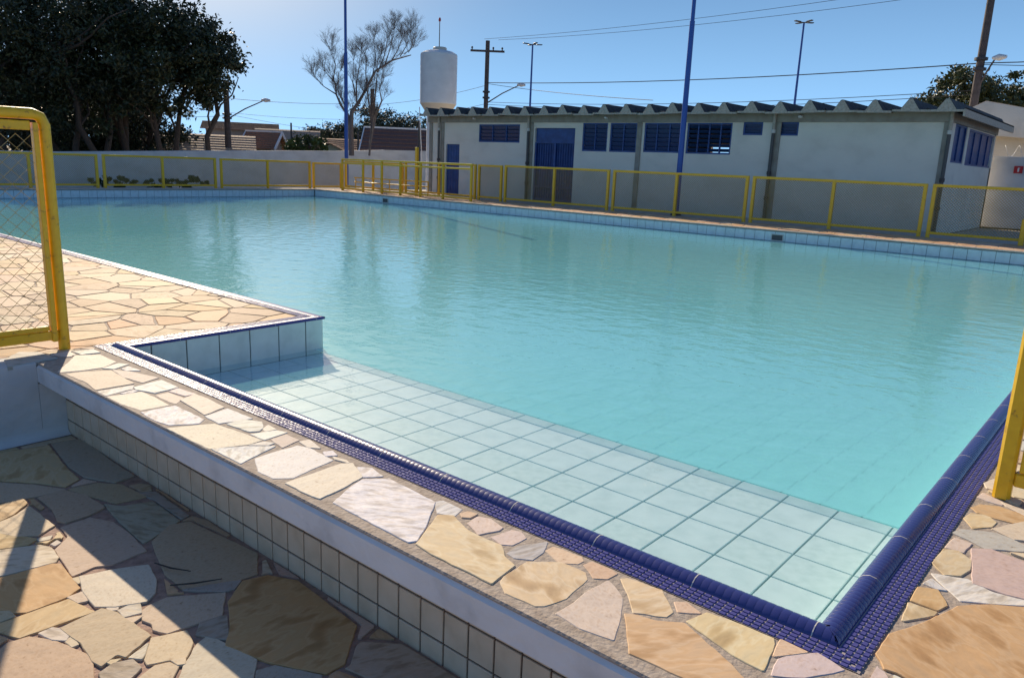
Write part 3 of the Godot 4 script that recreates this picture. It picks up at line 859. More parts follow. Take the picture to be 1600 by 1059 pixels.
	body.shape = RenderingServer.FOG_VOLUME_SHAPE_BOX
	body.size = Vector3(BX - KX - 0.02, 1.2, CZ - FZ - 0.02)
	var fm := FogMaterial.new()
	fm.density = 0.3
	fm.albedo = Color(0.25, 0.9, 0.95).linear_to_srgb()
	body.material = fm
	water.add_child(body)
	body.position = Vector3((KX + BX) * 0.5, -0.606, (FZ + CZ) * 0.5)


func bed_of(o: Vector3, s: Vector2) -> MB:
	var mb := MB.new()
	mb.box(o - Vector3.UP * 0.003, Vector3(maxf(s.x, 0.002), 0.002, maxf(s.y, 0.002)))
	return mb


func tile(parent: Node, variants: Dictionary, size: Vector3, at: Vector3, b: Basis, m: Material) -> void:
	var key := Vector3i(size * 1000.0)
	if not variants.has(key):
		var mb := MB.new()
		var h := (size - Vector3(0.0085, 0, 0.0085)) * 0.5
		var g := 0.002
		var t := [Vector3(-h.x + g, h.y, h.z - g), Vector3(h.x - g, h.y, h.z - g), Vector3(h.x - g, h.y, -h.z + g), Vector3(-h.x + g, h.y, -h.z + g)]
		var e := [Vector3(-h.x, h.y - g, h.z), Vector3(h.x, h.y - g, h.z), Vector3(h.x, h.y - g, -h.z), Vector3(-h.x, h.y - g, -h.z)]
		mb.quad(t[0], t[1], t[2], t[3])
		for i in 4:
			var j := (i + 1) % 4
			mb.quad(e[i], e[j], t[j], t[i])
			mb.quad(e[i] - Vector3.UP * (size.y - g), e[j] - Vector3.UP * (size.y - g), e[j], e[i])
		variants[key] = mb.mesh()
	var o := part(parent, "tile", variants[key], m)
	o.transform = Transform3D(b * Basis.from_euler(Vector3(rng.randf_range(-1, 1), rng.randf_range(-1, 1), rng.randf_range(-1, 1)) * 0.0022), at + Vector3.UP * rng.randf_range(-0.0004, 0.0006))


# ---------------------------------------------------------------- decks and walls beside the pool
func decks() -> void:
	var eye := Vector2(0.49, 2.65)
	var near := RandomNumberGenerator.new()
	near.seed = 6
	# raised wall at the near side with stone capping, and the deck right of the pool
	var wall := thing("retaining_wall", "raised pool wall with white band, beige tiles below and flagstone capping", "wall", Vector3(-2.2, 0, 0.8))
	var at := -wall.position
	var core := MB.new()
	core.box(Vector3(-1.1, -0.071, 0.84), Vector3(7.0, 0.118, 0.42), Basis.IDENTITY, 0.012)
	part(wall, "white_band", core, M.white_paint, at)
	var bed := MB.new()
	bed.box(Vector3(-1.1, -0.005, 0.838), Vector3(6.98, 0.014, 0.41), Basis.IDENTITY, 0.005)
	part(wall, "mortar_bed", bed, M.mortar, at)
	var back := MB.new()
	back.box(Vector3(-1.1, -0.31, 0.795), Vector3(7.0, 0.36, 0.21))
	var skirt := part(wall, "tiled_skirt", back, M.brown_grout, at)
	var variants := {}
	for i in 57:
		var x := -4.588 + 0.12 * i
		for r in 4:
			var y1: float = [-0.122, -0.256, -0.39, -0.5][r + 0] if r < 3 else -9.0
			if r == 3: continue
			var y0: float = [-0.256, -0.39, -0.49][r]
			var top: float = [-0.13, -0.256, -0.39][r]
			tile(skirt, variants, Vector3(0.12, 0.008, top - y0), Vector3(x + 0.06, (top + y0) * 0.5, 0.903), Basis(Vector3(1, 0, 0), Vector3(0, 0, 1), Vector3(0, -1, 0)), M.beige_tile)
	var capping := []
	var side_rows := []
	for row in DECK_STONES:
		(side_rows if row[1][0] > 0.071 else capping).append(row)
	var deck_right := setting("side_deck", Vector3(1.5, 0, -5))
	var kept := traced(wall_child(wall, at), capping, 0.0045, Color(1.05, 1.06, 1.1))
	var slab := MB.new()
	slab.box(Vector3(2.05, -0.103, -8.0), Vector3(4.0, 0.2, 18.1))
	part(deck_right, "mortar_bed", slab, M.mortar, -deck_right.position)
	var right_parent := part(deck_right, "paving", bed_of(Vector3(1, -0.05, -2), Vector2.ZERO), M.mortar, -deck_right.position)
	var kept_right := traced(right_parent, side_rows, 0.0005)
	lay(right_parent, voronoi(Rect2(0.085, -6.0, 2.4, 7.0), 0.27, kept + kept_right, 0.012, near), 0.002, eye, 170)
	# deck left of the pool
	var deck := setting("pool_deck", Vector3(-9, 0, 0.5))
	var ds := MB.new()
	ds.box(Vector3(-14.82, -0.105, 3.52), Vector3(20.0, 0.2, 8.97), Basis.IDENTITY, 0.004)
	part(deck, "mortar_bed", ds, M.mortar, -deck.position)
	var paving := part(deck, "paving", bed_of(Vector3(-9, -0.05, 0.5), Vector2.ZERO), M.mortar, -deck.position)
	var cells := voronoi(Rect2(-13.5, -0.962, 8.68, 3.0), 0.3, kept, 0.007, near)
	cells += voronoi(Rect2(-24.5, -0.962, 11.0, 2.6), 0.36, [], 0.012, near)
	lay(paving, cells, -0.002, eye, 290, Color(0.76, 0.635, 0.51))
	var lip := MB.new()
	lip.box(Vector3(-4.705, -0.03, 0.83), Vector3(0.22, 0.058, 0.4), Basis.IDENTITY, 0.004)
	part(deck, "corner_bed", lip, M.mortar, -deck.position)
	var gap := voronoi(Rect2(-4.815, 0.64, 0.21, 0.42), 0.16, kept, 0.01, near)
	lay(paving, gap, 0.002, eye, 290)
	# white retaining wall at the left
	var lw := thing("retaining_wall", "plain white shaded wall dropping from the left deck to the lower terrace", "wall", Vector3(-4.7, -0.24, 3.0))
	var lwm := MB.new()
	lwm.box(Vector3(-4.71, -0.25, 3.05), Vector3(0.24, 0.5, 4.0))
	# coved foot
	for i in 6:
		var t0 := PI * 0.5 * i / 6
		var t1 := PI * 0.5 * (i + 1) / 6
		var p0 := Vector2(-4.589 + 0.06 * (1 - cos(t0)), -0.415 - 0.06 * sin(t0))
		var p1 := Vector2(-4.589 + 0.06 * (1 - cos(t1)), -0.415 - 0.06 * sin(t1))
		lwm.quad(Vector3(p0.x, p0.y, 0.91), Vector3(p0.x, p0.y, 5.05), Vector3(p1.x, p1.y, 5.05), Vector3(p1.x, p1.y, 0.91))
	part(lw, "plaster", lwm, M.wall_plaster, -lw.position)
	var ret := MB.new()
	ret.box(Vector3(-4.7, -0.316, 0.975), Vector3(0.22, 0.368, 0.146))
	part(lw, "corner_pier", ret, M.wall_plaster, -lw.position)
	# lower terrace
	var terrace := setting("terrace", Vector3(-2, -0.47, 2))
	var tb := MB.new()
	tb.box(Vector3(-0.8, -0.58, 3.9), Vector3(7.6, 0.2, 6.0))
	part(terrace, "mortar_bed", tb, M.mortar_red, -terrace.position)
	var low := part(terrace, "paving", bed_of(Vector3(-2, -0.52, 2), Vector2.ZERO), M.mortar_red, -terrace.position)
	var kept_low := traced(low, TERRACE_STONES, -0.472, Color(0.92, 0.84, 0.72))
	lay(low, voronoi(Rect2(-4.52, 0.91, 6.5, 3.0), 0.3, kept_low, 0.012, near), -0.473, eye, 200, Color(0.9, 0.8, 0.68))
	for e in [[Vector3(-2.62, -0.462, 1.29), Vector3(-2.44, -0.458, 1.22)], [Vector3(-2.40, -0.462, 1.33), Vector3(-2.29, -0.458, 1.16)]]:
		var tw := MB.new()
		var mid: Vector3 = (e[0] + e[1]) * 0.5 + Vector3(0.01, 0.004, 0.012)
		tw.tube([e[0], mid, e[1]], [0.003, 0.004, 0.002], 5)
		tag(part(self, "twig", tw, M.bark), "thin dry twig lying on the shaded lower flagstones, %s" % ("longer one" if e[0].x < -2.5 else "shorter one nearer the tiles"), "twig", "twigs on the terrace")
	# far side: narrow paved strip, then ground up to the building
	var strip := setting("far_deck", Vector3(-12, 0, -16.5))
	var sb := MB.new()
	sb.box(Vector3(-12.2, -0.11, -17.42), Vector3(27.0, 0.2, 4.08))
	sb.box(Vector3(-25.22, -0.11, -8.2), Vector3(1.06, 0.2, 14.36))
	part(strip, "mortar_bed", sb, M.concrete, -strip.position)
	var fp := part(strip, "paving", bed_of(Vector3(-12, -0.05, -16.5), Vector2.ZERO), M.mortar, -strip.position)
	lay(fp, voronoi(Rect2(-24.6, -17.25, 27.0, 1.85), 0.3, [], 0.012, near), -0.004, eye, 0, Color(0.9, 0.74, 0.6))


func wall_child(wall: Node, at: Vector3) -> Node:
	return part(wall, "capping", bed_of(Vector3(-2, -0.05, 0.8), Vector2.ZERO), M.mortar, at)


# ---------------------------------------------------------------- fences
func chain(mb: MB, o: Vector3, along: Vector3, w: float, h: float, cell: float, rad: float) -> void:
	var k := int((w + h) / cell) + 1
	for i in range(-int(h / cell) - 1, k):
		for s in [1.0, -1.0]:
			# lines at 45 degrees within the frame
			var u := i * cell
			var a: Vector2
			var b: Vector2
			if s > 0: # rising
				a = Vector2(u, 0); b = Vector2(u + h, h)
				if a.x < 0: a = Vector2(0, -u)
				if b.x > w: b = Vector2(w, w - u)
			else:
				a = Vector2(u, h); b = Vector2(u + h, 0)
				if a.x < 0: a = Vector2(0, h + u)
				if b.x > w: b = Vector2(w, h - (w - u))
			if a.x >= w or b.x <= 0 or a.distance_to(b) < cell * 0.3: continue
			mb.tube([o + along * a.x + Vector3.UP * a.y, o + along * b.x + Vector3.UP * b.y], [rad, rad], 3, false)


func woven(mb: MB, o: Vector3, along: Vector3, w: float, h: float, cell: float, rad: float) -> void:
	# chain link: each wire zigzags upwards between its two neighbours
	var n := along.cross(Vector3.UP)
	var cols := int(w / cell) + 1
	for i in cols:
		var pts := []
		var rr := []
		for j in int(h / (cell * 0.5)) + 1:
			var x := clampf(cell * (i + (0.5 if j % 2 else 0.0) + (0.5 if i % 2 else 0.5)) - cell * 0.5, 0, w)
			pts.append(o + along * x + Vector3.UP * (j * cell * 0.5) + n * (0.003 if j % 2 else -0.003))
			rr.append(rad)
		mb.tube(pts, rr, 5, false)
		pts = []
		for j in int(h / (cell * 0.5)) + 1:
			var x := clampf(cell * (i + 1 - (0.5 if j % 2 else 0.0)) , 0, w)
			pts.append(o + along * x + Vector3.UP * (j * cell * 0.5) + n * (-0.003 if j % 2 else 0.003))
		mb.tube(pts, rr, 5, false)


func bay(label: String, a: Vector3, b: Vector3, h: float, middle: bool, wire: bool, group: String) -> void:
	var along := (b - a).normalized()
	var w := a.distance_to(b)
	var t := thing("fence_panel", label, "fence", a, group)
	var mk := func(called: String, p: Vector3, q: Vector3, x: float, y: float) -> void:
		var mb := MB.new()
		mb.bar(p, q, x, y, 0.006)
		part(t, called, mb, M.yellow_paint)
	mk.call("post", Vector3(0, -0.05, 0) + along * 0.042, Vector3(0, h - 0.05, 0) + along * 0.042, 0.08, 0.08)
	mk.call("post", Vector3(0, -0.05, 0) + along * (w - 0.042), Vector3(0, h - 0.05, 0) + along * (w - 0.042), 0.08, 0.08)
	if middle:
		mk.call("post", Vector3(0, -0.05, 0) + along * (w * 0.5), Vector3(0, h - 0.05, 0) + along * (w * 0.5), 0.08, 0.08)
	mk.call("top_rail", Vector3(0, h - 0.025, 0), Vector3(0, h - 0.025, 0) + along * w, 0.075, 0.065)
	mk.call("bottom_rail", Vector3(0, 0.1, 0) + along * 0.06, Vector3(0, 0.1, 0) + along * (w - 0.06), 0.06, 0.06)
	if wire:
		var mb := MB.new()
		chain(mb, Vector3(0, 0.125, 0) + along * 0.06, along, w - 0.12, h - 0.175, 0.062, 0.005)
		stuff(part(t, "wire_mesh", mb, M.mesh_wire))


func fences() -> void:
	var g := "yellow fence bays round the far end of the pool"
	var fz := -17.3
	bay("yellow mesh fence bay at the far right, in front of the building's gable end", Vector3(-3.75, 0, fz), Vector3(0.6, 0, fz), 1.2, true, true, g)
	bay("yellow mesh fence bay before the long blank wall, left of the gable end", Vector3(-8.06, 0, fz), Vector3(-3.86, 0, fz), 1.2, true, true, g)
	bay("yellow mesh fence bay with the blue pole standing behind it", Vector3(-12.43, 0, fz), Vector3(-8.17, 0, fz), 1.2, true, true, g)
	bay("yellow mesh fence bay in front of the tall blue double door", Vector3(-16.74, 0, fz), Vector3(-12.56, 0, fz), 1.2, true, true, g)
	bay("narrow yellow fence bay between the double door bay and the ramp railing", Vector3(-17.95, 0, fz), Vector3(-16.85, 0, fz), 1.18, false, true, g)
	bay("yellow fence bay behind the ramp railing, in front of the small blue door", Vector3(-21.7, 0, fz), Vector3(-18.05, 0, fz), 1.18, true, false, g)
	bay("yellow fence bay behind the ramp railing at the far corner of the pool", Vector3(-25.3, 0, fz), Vector3(-21.8, 0, fz), 1.1, true, false, g)
	var fx := -25.4
	bay("yellow fence bay at the left end, nearest the far corner", Vector3(fx, -0.03, -15.8), Vector3(fx, -0.03, -17.2), 1.02, false, true, g)
	bay("yellow fence bay at the left end, right of the bushes at the wall", Vector3(fx, -0.01, -11.9), Vector3(fx, -0.01, -15.7), 1.03, true, true, g)
	bay("yellow fence bay at the left end with dark bushes behind it", Vector3(fx, -0.01, -7.92), Vector3(fx, -0.01, -11.75), 1.04, true, true, g)
	bay("yellow fence bay at the left end, seen through the near mesh panel", Vector3(fx, -0.01, -3.9), Vector3(fx, -0.01, -7.78), 1.03, true, true, g)
	# ramp railing
	var r := thing("ramp_railing", "yellow railing with shining top rail in front of the ramp at the far corner", "railing", Vector3(-20.4, 0, -16.0))
	var z0 := 0.0
	for x in [-23.79, -22.56, -21.5, -20.5, -19.46, -18.35, -17.05]:
		var mb := MB.new()
		mb.bar(Vector3(x + 20.4, -0.05, z0), Vector3(x + 20.4, 1.14, z0), 0.075, 0.075, 0.008)
		part(r, "post", mb, M.yellow_paint)
	for y in [1.16, 1.02, 0.09]:
		var mb := MB.new()
		mb.bar(Vector3(-3.42, y, z0), Vector3(3.4, y + (0.02 if y > 1 else 0.0), z0), 0.065, 0.06, 0.01)
		part(r, "rail", mb, M.yellow_paint)
	var lowr := thing("handrail", "low double handrail on the ramp behind the yellow railing", "railing", Vector3(-22, 0, -16.8))
	for y in [0.49, 0.32]:
		var mb := MB.new()
		mb.tube([Vector3(-2.1, y - 0.01, 0), Vector3(2.1, y + 0.01, 0)], [0.022, 0.022], 8)
		part(lowr, "rail", mb, M.yellow_paint)
	for x in [-2.0, 0.0, 2.08]:
		var mb := MB.new()
		mb.tube([Vector3(x, -0.05, 0), Vector3(x, 0.49, 0)], [0.02, 0.02], 8)
		part(lowr, "post", mb, M.yellow_paint)
	var tall := MB.new()
	tall.bar(Vector3(-20.2, -0.05, -16.5), Vector3(-20.2, 1.69, -16.5), 0.1, 0.1, 0.01)
	tag(part(self, "gate_post", tall, M.yellow_paint), "tall square yellow post rising above the ramp railing", "post")
	var stub := MB.new()
	stub.bar(Vector3(-1.84, -0.05, -17.12), Vector3(-1.84, 0.56, -17.12), 0.1, 0.1, 0.01)
	tag(part(self, "short_post", stub, M.yellow_paint), "short yellow post before the fence at the far right edge", "post")
	# near panel at the left
	var n := thing("fence_panel", "large yellow mesh fence panel close by at the left edge", "fence", Vector3(-4.86, 0, 0.79), "near fence panels by the steps")
	var frame := MB.new()
	frame.tube([Vector3(0, -0.01, 0), Vector3(0, 1.41, 0), Vector3(0, 1.455, 0.02), Vector3(0, 1.47, 0.06), Vector3(0, 1.47, 2.6)], [0.034, 0.034, 0.034, 0.034, 0.034], 14)
	part(n, "post", frame, M.yellow_paint)
	var inner := MB.new()
	inner.bar(Vector3(0.012, 0.06, 0.06), Vector3(0.012, 1.42, 0.06), 0.03, 0.05, 0.004)
	part(n, "frame_bar", inner, M.yellow_paint)
	var it := MB.new()
	it.bar(Vector3(0.012, 1.4, 0.085), Vector3(0.012, 1.4, 2.6), 0.03, 0.055, 0.004)
	part(n, "frame_bar", it, M.yellow_paint)
	var ib := MB.new()
	ib.bar(Vector3(0, 0.1, 0.034), Vector3(0, 0.1, 2.6), 0.05, 0.06, 0.006)
	part(n, "bottom_rail", ib, M.yellow_paint)
	var ib2 := MB.new()
	ib2.bar(Vector3(0.012, 0.148, 0.085), Vector3(0.012, 0.148, 2.6), 0.03, 0.03, 0.004)
	part(n, "frame_bar", ib2, M.yellow_paint)
	var net := MB.new()
	woven(net, Vector3(0.012, 0.16, 0.08), Vector3(0, 0, 1), 2.5, 1.22, 0.085, 0.0021)
	stuff(part(n, "wire_mesh", net, M.mesh_wire))
	# near panel at the right
	var q := thing("fence_panel", "yellow fence post and rail cut off by the right edge of the picture", "fence", Vector3(0.152, 0, -1.045), "near fence panels by the steps")
	var f2 := MB.new()
	f2.bar(Vector3(0, -0.01, 0), Vector3(0, 1.47, 0), 0.066, 0.066, 0.012)
	part(q, "post", f2, M.yellow_paint)
	var f3 := MB.new()
	f3.bar(Vector3(0.034, 0.095, 0), Vector3(2.5, 0.095, 0), 0.05, 0.06, 0.006)
	part(q, "bottom_rail", f3, M.yellow_paint)
	var f4 := MB.new()
	f4.bar(Vector3(0.034, 1.44, 0), Vector3(2.5, 1.44, 0), 0.05, 0.06, 0.006)
	part(q, "top_rail", f4, M.yellow_paint)
	var f5 := MB.new()
	f5.bar(Vector3(0.062, 0.13, 0.008), Vector3(0.062, 1.41, 0.008), 0.045, 0.03, 0.004)
	f5.bar(Vector3(0.085, 0.15, 0.008), Vector3(2.5, 0.15, 0.008), 0.03, 0.03, 0.004)
	part(q, "frame_bar", f5, M.yellow_paint)
	var net2 := MB.new()
	woven(net2, Vector3(0.085, 0.16, 0.008), Vector3(1, 0, 0), 2.4, 1.22, 0.085, 0.0021)
	stuff(part(q, "wire_mesh", net2, M.mesh_wire))


# ---------------------------------------------------------------- building
func holed(mb: MB, o: Vector3, u: Vector3, w: float, h: float, thick: float, holes: Array) -> void:
	# a wall of width w along u and height h whose outer face looks along u x up; holes: Rect2 in (u, y)
	var n := u.cross(Vector3.UP)
	var xs := [0.0, w]
	var ys := [0.0, h]
	for r in holes:
		xs.append(r.position.x); xs.append(r.end.x); ys.append(r.position.y); ys.append(r.end.y)
	xs.sort(); ys.sort()
	var open := func(x: float, y: float) -> bool:
		if x < 0 or y < 0 or x > w or y > h: return true
		for r in holes:
			if r.has_point(Vector2(x, y)): return true
		return false
	var P := func(x: float, y: float, d: float) -> Vector3: return o + u * x + Vector3.UP * y - n * d
	for i in xs.size() - 1:
		if xs[i + 1] - xs[i] < 1e-4: continue
		for j in ys.size() - 1:
			if ys[j + 1] - ys[j] < 1e-4: continue
			var cx: float = (xs[i] + xs[i + 1]) * 0.5
			var cy: float = (ys[j] + ys[j + 1]) * 0.5
			if open.call(cx, cy): continue
			var x0: float = xs[i]; var x1: float = xs[i + 1]; var y0: float = ys[j]; var y1: float = ys[j + 1]
			var mid: Vector3 = P.call(cx, cy, thick * 0.5)
			mb.out_quad(mid, P.call(x0, y0, 0), P.call(x1, y0, 0), P.call(x1, y1, 0), P.call(x0, y1, 0))
			mb.out_quad(mid, P.call(x0, y0, thick), P.call(x1, y0, thick), P.call(x1, y1, thick), P.call(x0, y1, thick))
			if open.call(x0 - 1e-3, cy): mb.out_quad(mid, P.call(x0, y0, 0), P.call(x0, y1, 0), P.call(x0, y1, thick), P.call(x0, y0, thick))
			if open.call(x1 + 1e-3, cy): mb.out_quad(mid, P.call(x1, y0, 0), P.call(x1, y1, 0), P.call(x1, y1, thick), P.call(x1, y0, thick))
			if open.call(cx, y0 - 1e-3): mb.out_quad(mid, P.call(x0, y0, 0), P.call(x1, y0, 0), P.call(x1, y0, thick), P.call(x0, y0, thick))
			if open.call(cx, y1 + 1e-3): mb.out_quad(mid, P.call(x0, y1, 0), P.call(x1, y1, 0), P.call(x1, y1, thick), P.call(x0, y1, thick))


func window(parent: Node, o: Vector3, u: Vector3, r: Rect2, mullions: int, slats: int, lean := 0.5, closed := false) -> void:
	var n := u.cross(Vector3.UP)
	var f := MB.new()
	var b := Basis(u, Vector3.UP, n)
	var c := o + u * r.get_center().x + Vector3.UP * r.get_center().y - n * 0.05
	var w := r.size.x
	var h := r.size.y
	f.box(c + Vector3.UP * (h * 0.5 - 0.025), Vector3(w, 0.05, 0.06), b); f.box(c - Vector3.UP * (h * 0.5 - 0.025), Vector3(w, 0.05, 0.06), b)
	f.box(c + u * (w * 0.5 - 0.025), Vector3(0.05, h - 0.1, 0.06), b); f.box(c - u * (w * 0.5 - 0.025), Vector3(0.05, h - 0.1, 0.06), b)
	for i in mullions:
		f.box(c + u * (w * (float(i + 1) / (mullions + 1) - 0.5)), Vector3(0.04, h - 0.1, 0.05), b)
	var win := part(parent, "window", f, M.blue_paint)
	var tilt := b * Basis(Vector3.RIGHT, lean)
	var step := (h - 0.1) / slats
	for i in slats:
		var s := MB.new()
		s.box(c + Vector3.UP * (-h * 0.5 + 0.05 + step * (i + 0.5)) - n * 0.015, Vector3(w - 0.1, step * (1.02 if closed else 0.95), 0.008), tilt)
		part(win, "slat", s, M.blue_paint if closed else M.window_slat)


func building() -> void:
	var x0 := -22.5
	var x1 := -4.01
	var zf := -19.3
	var zb := -25.7
	var t := thing("changing_rooms", "long low white building with blue doors and windows and ridged cement roof", "building", Vector3(-13.2, 0, -22.5))
	var at := -t.position
	var holes := []
	var wins := [[-19.83, -17.83, 2.0, 2.64, 2, 4], [-15.07, -14.07, 1.77, 2.69, 1, 6], [-13.97, -12.95, 1.77, 2.69, 1, 6], [-12.68, -11.34, 1.79, 2.69, 2, 6], [-11.18, -9.72, 1.78, 2.69, 3, 6], [-9.385, -8.795, 2.345, 2.71, 0, 3], [-8.364, -7.768, 2.34, 2.71, 0, 3]]
	for w in wins:
		holes.append(Rect2(w[0] - x0, w[2] + 0.1, w[1] - w[0], w[3] - w[2]))
	holes.append(Rect2(-21.56 - x0, 0.1, 0.73, 1.9))
	holes.append(Rect2(-17.13 - x0, 0.1, 1.75, 2.52))
	var front := MB.new()
	holed(front, Vector3(x0, -0.1, zf), Vector3(1, 0, 0), x1 - x0, 3.0, 0.18, holes)
	part(t, "front_wall", front, M.building_wall, at)
	for w in wins:
		window(t, Vector3(x0, -0.1, zf), Vector3(1, 0, 0), Rect2(w[0] - x0, w[2] + 0.1, w[1] - w[0], w[3] - w[2]), w[4], w[5], 0.85 if w[4] == 3 else 0.35)
	for o in t.get_children():
		if o.name.begins_with("window"): o.position = at
	var gable := MB.new()
	var gh := [Rect2(0.42, 1.85, 1.5, 0.97), Rect2(2.2, 1.82, 4.0, 0.96)]
	holed(gable, Vector3(x1, -0.1, zf - 0.18), Vector3(0, 0, -1), 6.22, 3.0, 0.18, gh)
	part(t, "end_wall", gable, M.building_wall, at)
	for k in 2:
		window(t, Vector3(x1, -0.1, zf - 0.18), Vector3(0, 0, -1), gh[k], 1 if k == 0 else 3, 7, 0.06, true)
	for o in t.get_children():
		if o.name.begins_with("window"): o.position = at
	var lw := MB.new()
	holed(lw, Vector3(x0, -0.1, zb), Vector3(0, 0, 1), 6.22, 3.0, 0.18, [])
	part(t, "end_wall", lw, M.building_wall, at)
	var bw := MB.new()
	holed(bw, Vector3(x1, -0.1, zb), Vector3(-1, 0, 0), x1 - x0, 3.0, 0.18, [Rect2(8.0, 1.3, 1.4, 1.1), Rect2(3.0, 1.6, 1.2, 0.8)])
	part(t, "back_wall", bw, M.building_wall, at)
	var fl := MB.new()
	fl.box(Vector3((x0 + x1) * 0.5, -0.06, (zf + zb) * 0.5), Vector3(x1 - x0 - 0.4, 0.1, 6.0))
	part(t, "floor", fl, M.interior, at)
	# ring beam, pillars
	var beam := MB.new()
	beam.box(Vector3((x0 + x1) * 0.5, 2.83, zf + 0.02), Vector3(x1 - x0 + 0.06, 0.25, 0.09), Basis.IDENTITY, 0.008)
	beam.box(Vector3(x1 + 0.0, 2.83, (zf + zb) * 0.5 - 0.03), Vector3(0.09, 0.245, 6.36), Basis.IDENTITY, 0.008)
	part(t, "ring_beam", beam, M.beam_paint, at)
	for x in [-22.4, -21.75, -17.28, -12.85, -8.34, -4.06]:
		var mb := MB.new()
		mb.box(Vector3(x, 1.3, zf + 0.012), Vector3(0.17, 2.8, 0.06), Basis.IDENTITY, 0.006)
		part(t, "pillar", mb, M.beam_paint, at)
	for x in [-21.86, -17.35, -8.43, -3.98]:
		var mb := MB.new()
		mb.tube([Vector3(x, 0.02, zf + 0.11), Vector3(x, 2.95, zf + 0.11)], [0.045, 0.045], 10)
		var pipe := part(t, "downpipe", mb, M.dark_pipe, at)
		for y in [0.6, 1.3, 2.45]:
			var cl := MB.new()
			cl.lathe(Vector3(x, y, zf + 0.11), [Vector2(0.046, -0.05), Vector2(0.062, -0.045), Vector2(0.062, 0.045), Vector2(0.046, 0.05)], 12)
			part(pipe, "collar", cl, M.pole_concrete if y < 2 else M.white_grout)
		var up := MB.new()
		up.tube([Vector3(x, 2.45, zf + 0.112), Vector3(x, 2.97, zf + 0.112)], [0.047, 0.047], 10)
		part(pipe, "upper_length", up, M.roof_end)
	# doors
	var d1 := MB.new()
	d1.box(Vector3(-21.195, 0.95, zf - 0.08), Vector3(0.72, 1.89, 0.04), Basis.IDENTITY, 0.004)
	var door := part(t, "door", d1, M.blue_paint, at)
	for i in 5:
		var rib := MB.new()
		rib.box(Vector3(-21.48 + 0.1425 * i, 0.98, zf - 0.055), Vector3(0.03, 1.7, 0.014), Basis.IDENTITY, 0.004)
		part(door, "rib", rib, M.blue_paint)
	var d2 := MB.new()
	d2.box(Vector3(-16.255, 2.28, zf - 0.1), Vector3(1.74, 0.48, 0.04), Basis.IDENTITY, 0.004)
	d2.box(Vector3(-17.1, 1.02, zf - 0.08), Vector3(0.06, 2.02, 0.08)); d2.box(Vector3(-15.41, 1.02, zf - 0.08), Vector3(0.06, 2.02, 0.08))
	d2.box(Vector3(-16.255, 2.03, zf - 0.08), Vector3(1.62, 0.05, 0.07)); d2.box(Vector3(-16.255, 1.0, zf - 0.08), Vector3(0.1, 1.99, 0.06))
	d2.box(Vector3(-16.255, 0.5, zf - 0.09), Vector3(1.63, 0.06, 0.05)); d2.box(Vector3(-16.255, 0.06, zf - 0.09), Vector3(1.63, 0.08, 0.05))
	d2.box(Vector3(-16.255, 1.02, zf - 0.14), Vector3(1.74, 2.02, 0.02))
	var door2 := part(t, "double_door", d2, M.blue_paint, at)
	for i in 15:
		var bar := MB.new()
		bar.box(Vector3(-17.0 + 0.1065 * i, 1.05, zf - 0.1), Vector3(0.022, 1.92, 0.022))
		part(door2, "bar", bar, M.blue_paint)
	# roof: trough sheets running back from the eave
	var prof := [Vector2(-0.412, 0.045), Vector2(-0.33, 0.0), Vector2(-0.225, 0.0), Vector2(-0.045, 0.262), Vector2(0.0, 0.272), Vector2(0.045, 0.262), Vector2(0.225, 0.0), Vector2(0.33, 0.0), Vector2(0.412, 0.045)]
	var sheet := MB.new()
	var fz := zf + 0.5
	var bz := zb - 0.45
	for i in prof.size() - 1:
		var a: Vector2 = prof[i]
		var b: Vector2 = prof[i + 1]
		sheet.quad(Vector3(a.x, a.y, fz), Vector3(b.x, b.y, fz), Vector3(b.x, b.y, bz), Vector3(a.x, a.y, bz))
		sheet.quad(Vector3(b.x, b.y - 0.02, fz), Vector3(a.x, a.y - 0.02, fz), Vector3(a.x, a.y - 0.02, bz), Vector3(b.x, b.y - 0.02, bz))
		sheet.quad(Vector3(a.x, a.y - 0.02, fz), Vector3(b.x, b.y - 0.02, fz), Vector3(b.x, b.y, fz), Vector3(a.x, a.y, fz))
	var sheet_mesh := sheet.mesh()
	var plug := MB.new()
	for s in [fz + 0.004, fz - 0.1]:
		var p := []
		for q in [Vector2(-0.235, -0.03), Vector2(0.235, -0.03), Vector2(0.215, 0.0), Vector2(0.04, 0.252), Vector2(-0.04, 0.252), Vector2(-0.215, 0.0)]: p.append(Vector3(q.x, q.y, s))
		for i in range(1, 5):
			if s > fz: plug.tri(p[0], p[i], p[i + 1])
			else: plug.tri(p[0], p[i + 1], p[i])
	plug.box(Vector3(0, -0.025, fz - 0.04), Vector3(0.818, 0.05, 0.09))
	var bump := MB.new()
	var plug_mesh := plug.mesh()
	for i in 23:
		var x := -4.05 - 0.824 * i
		var o := part(t, "roof_sheet", sheet_mesh, M.roof_cement, at + Vector3(x, 2.965 + (0.012 * sin(i * 2.3)), 0))
		o.rotation.z = 0.02 * sin(i * 5.1)
		o.position.z += 0.035 * sin(i * 3.7)
		part(o, "mortar_plug", plug_mesh, M.roof_end)
	var fas := MB.new()
	fas.box(Vector3(-3.66, 2.89, (fz + bz) * 0.5), Vector3(0.05, 0.17, fz - bz), Basis.IDENTITY, 0.006)
	part(t, "fascia", fas, M.roof_end, at)
	var ceil := MB.new()
	ceil.box(Vector3((x0 + x1) * 0.5, 2.925, (zf + zb) * 0.5), Vector3(x1 - x0 - 0.3, 0.05, 6.1))
	part(t, "ceiling", ceil, M.interior, at)
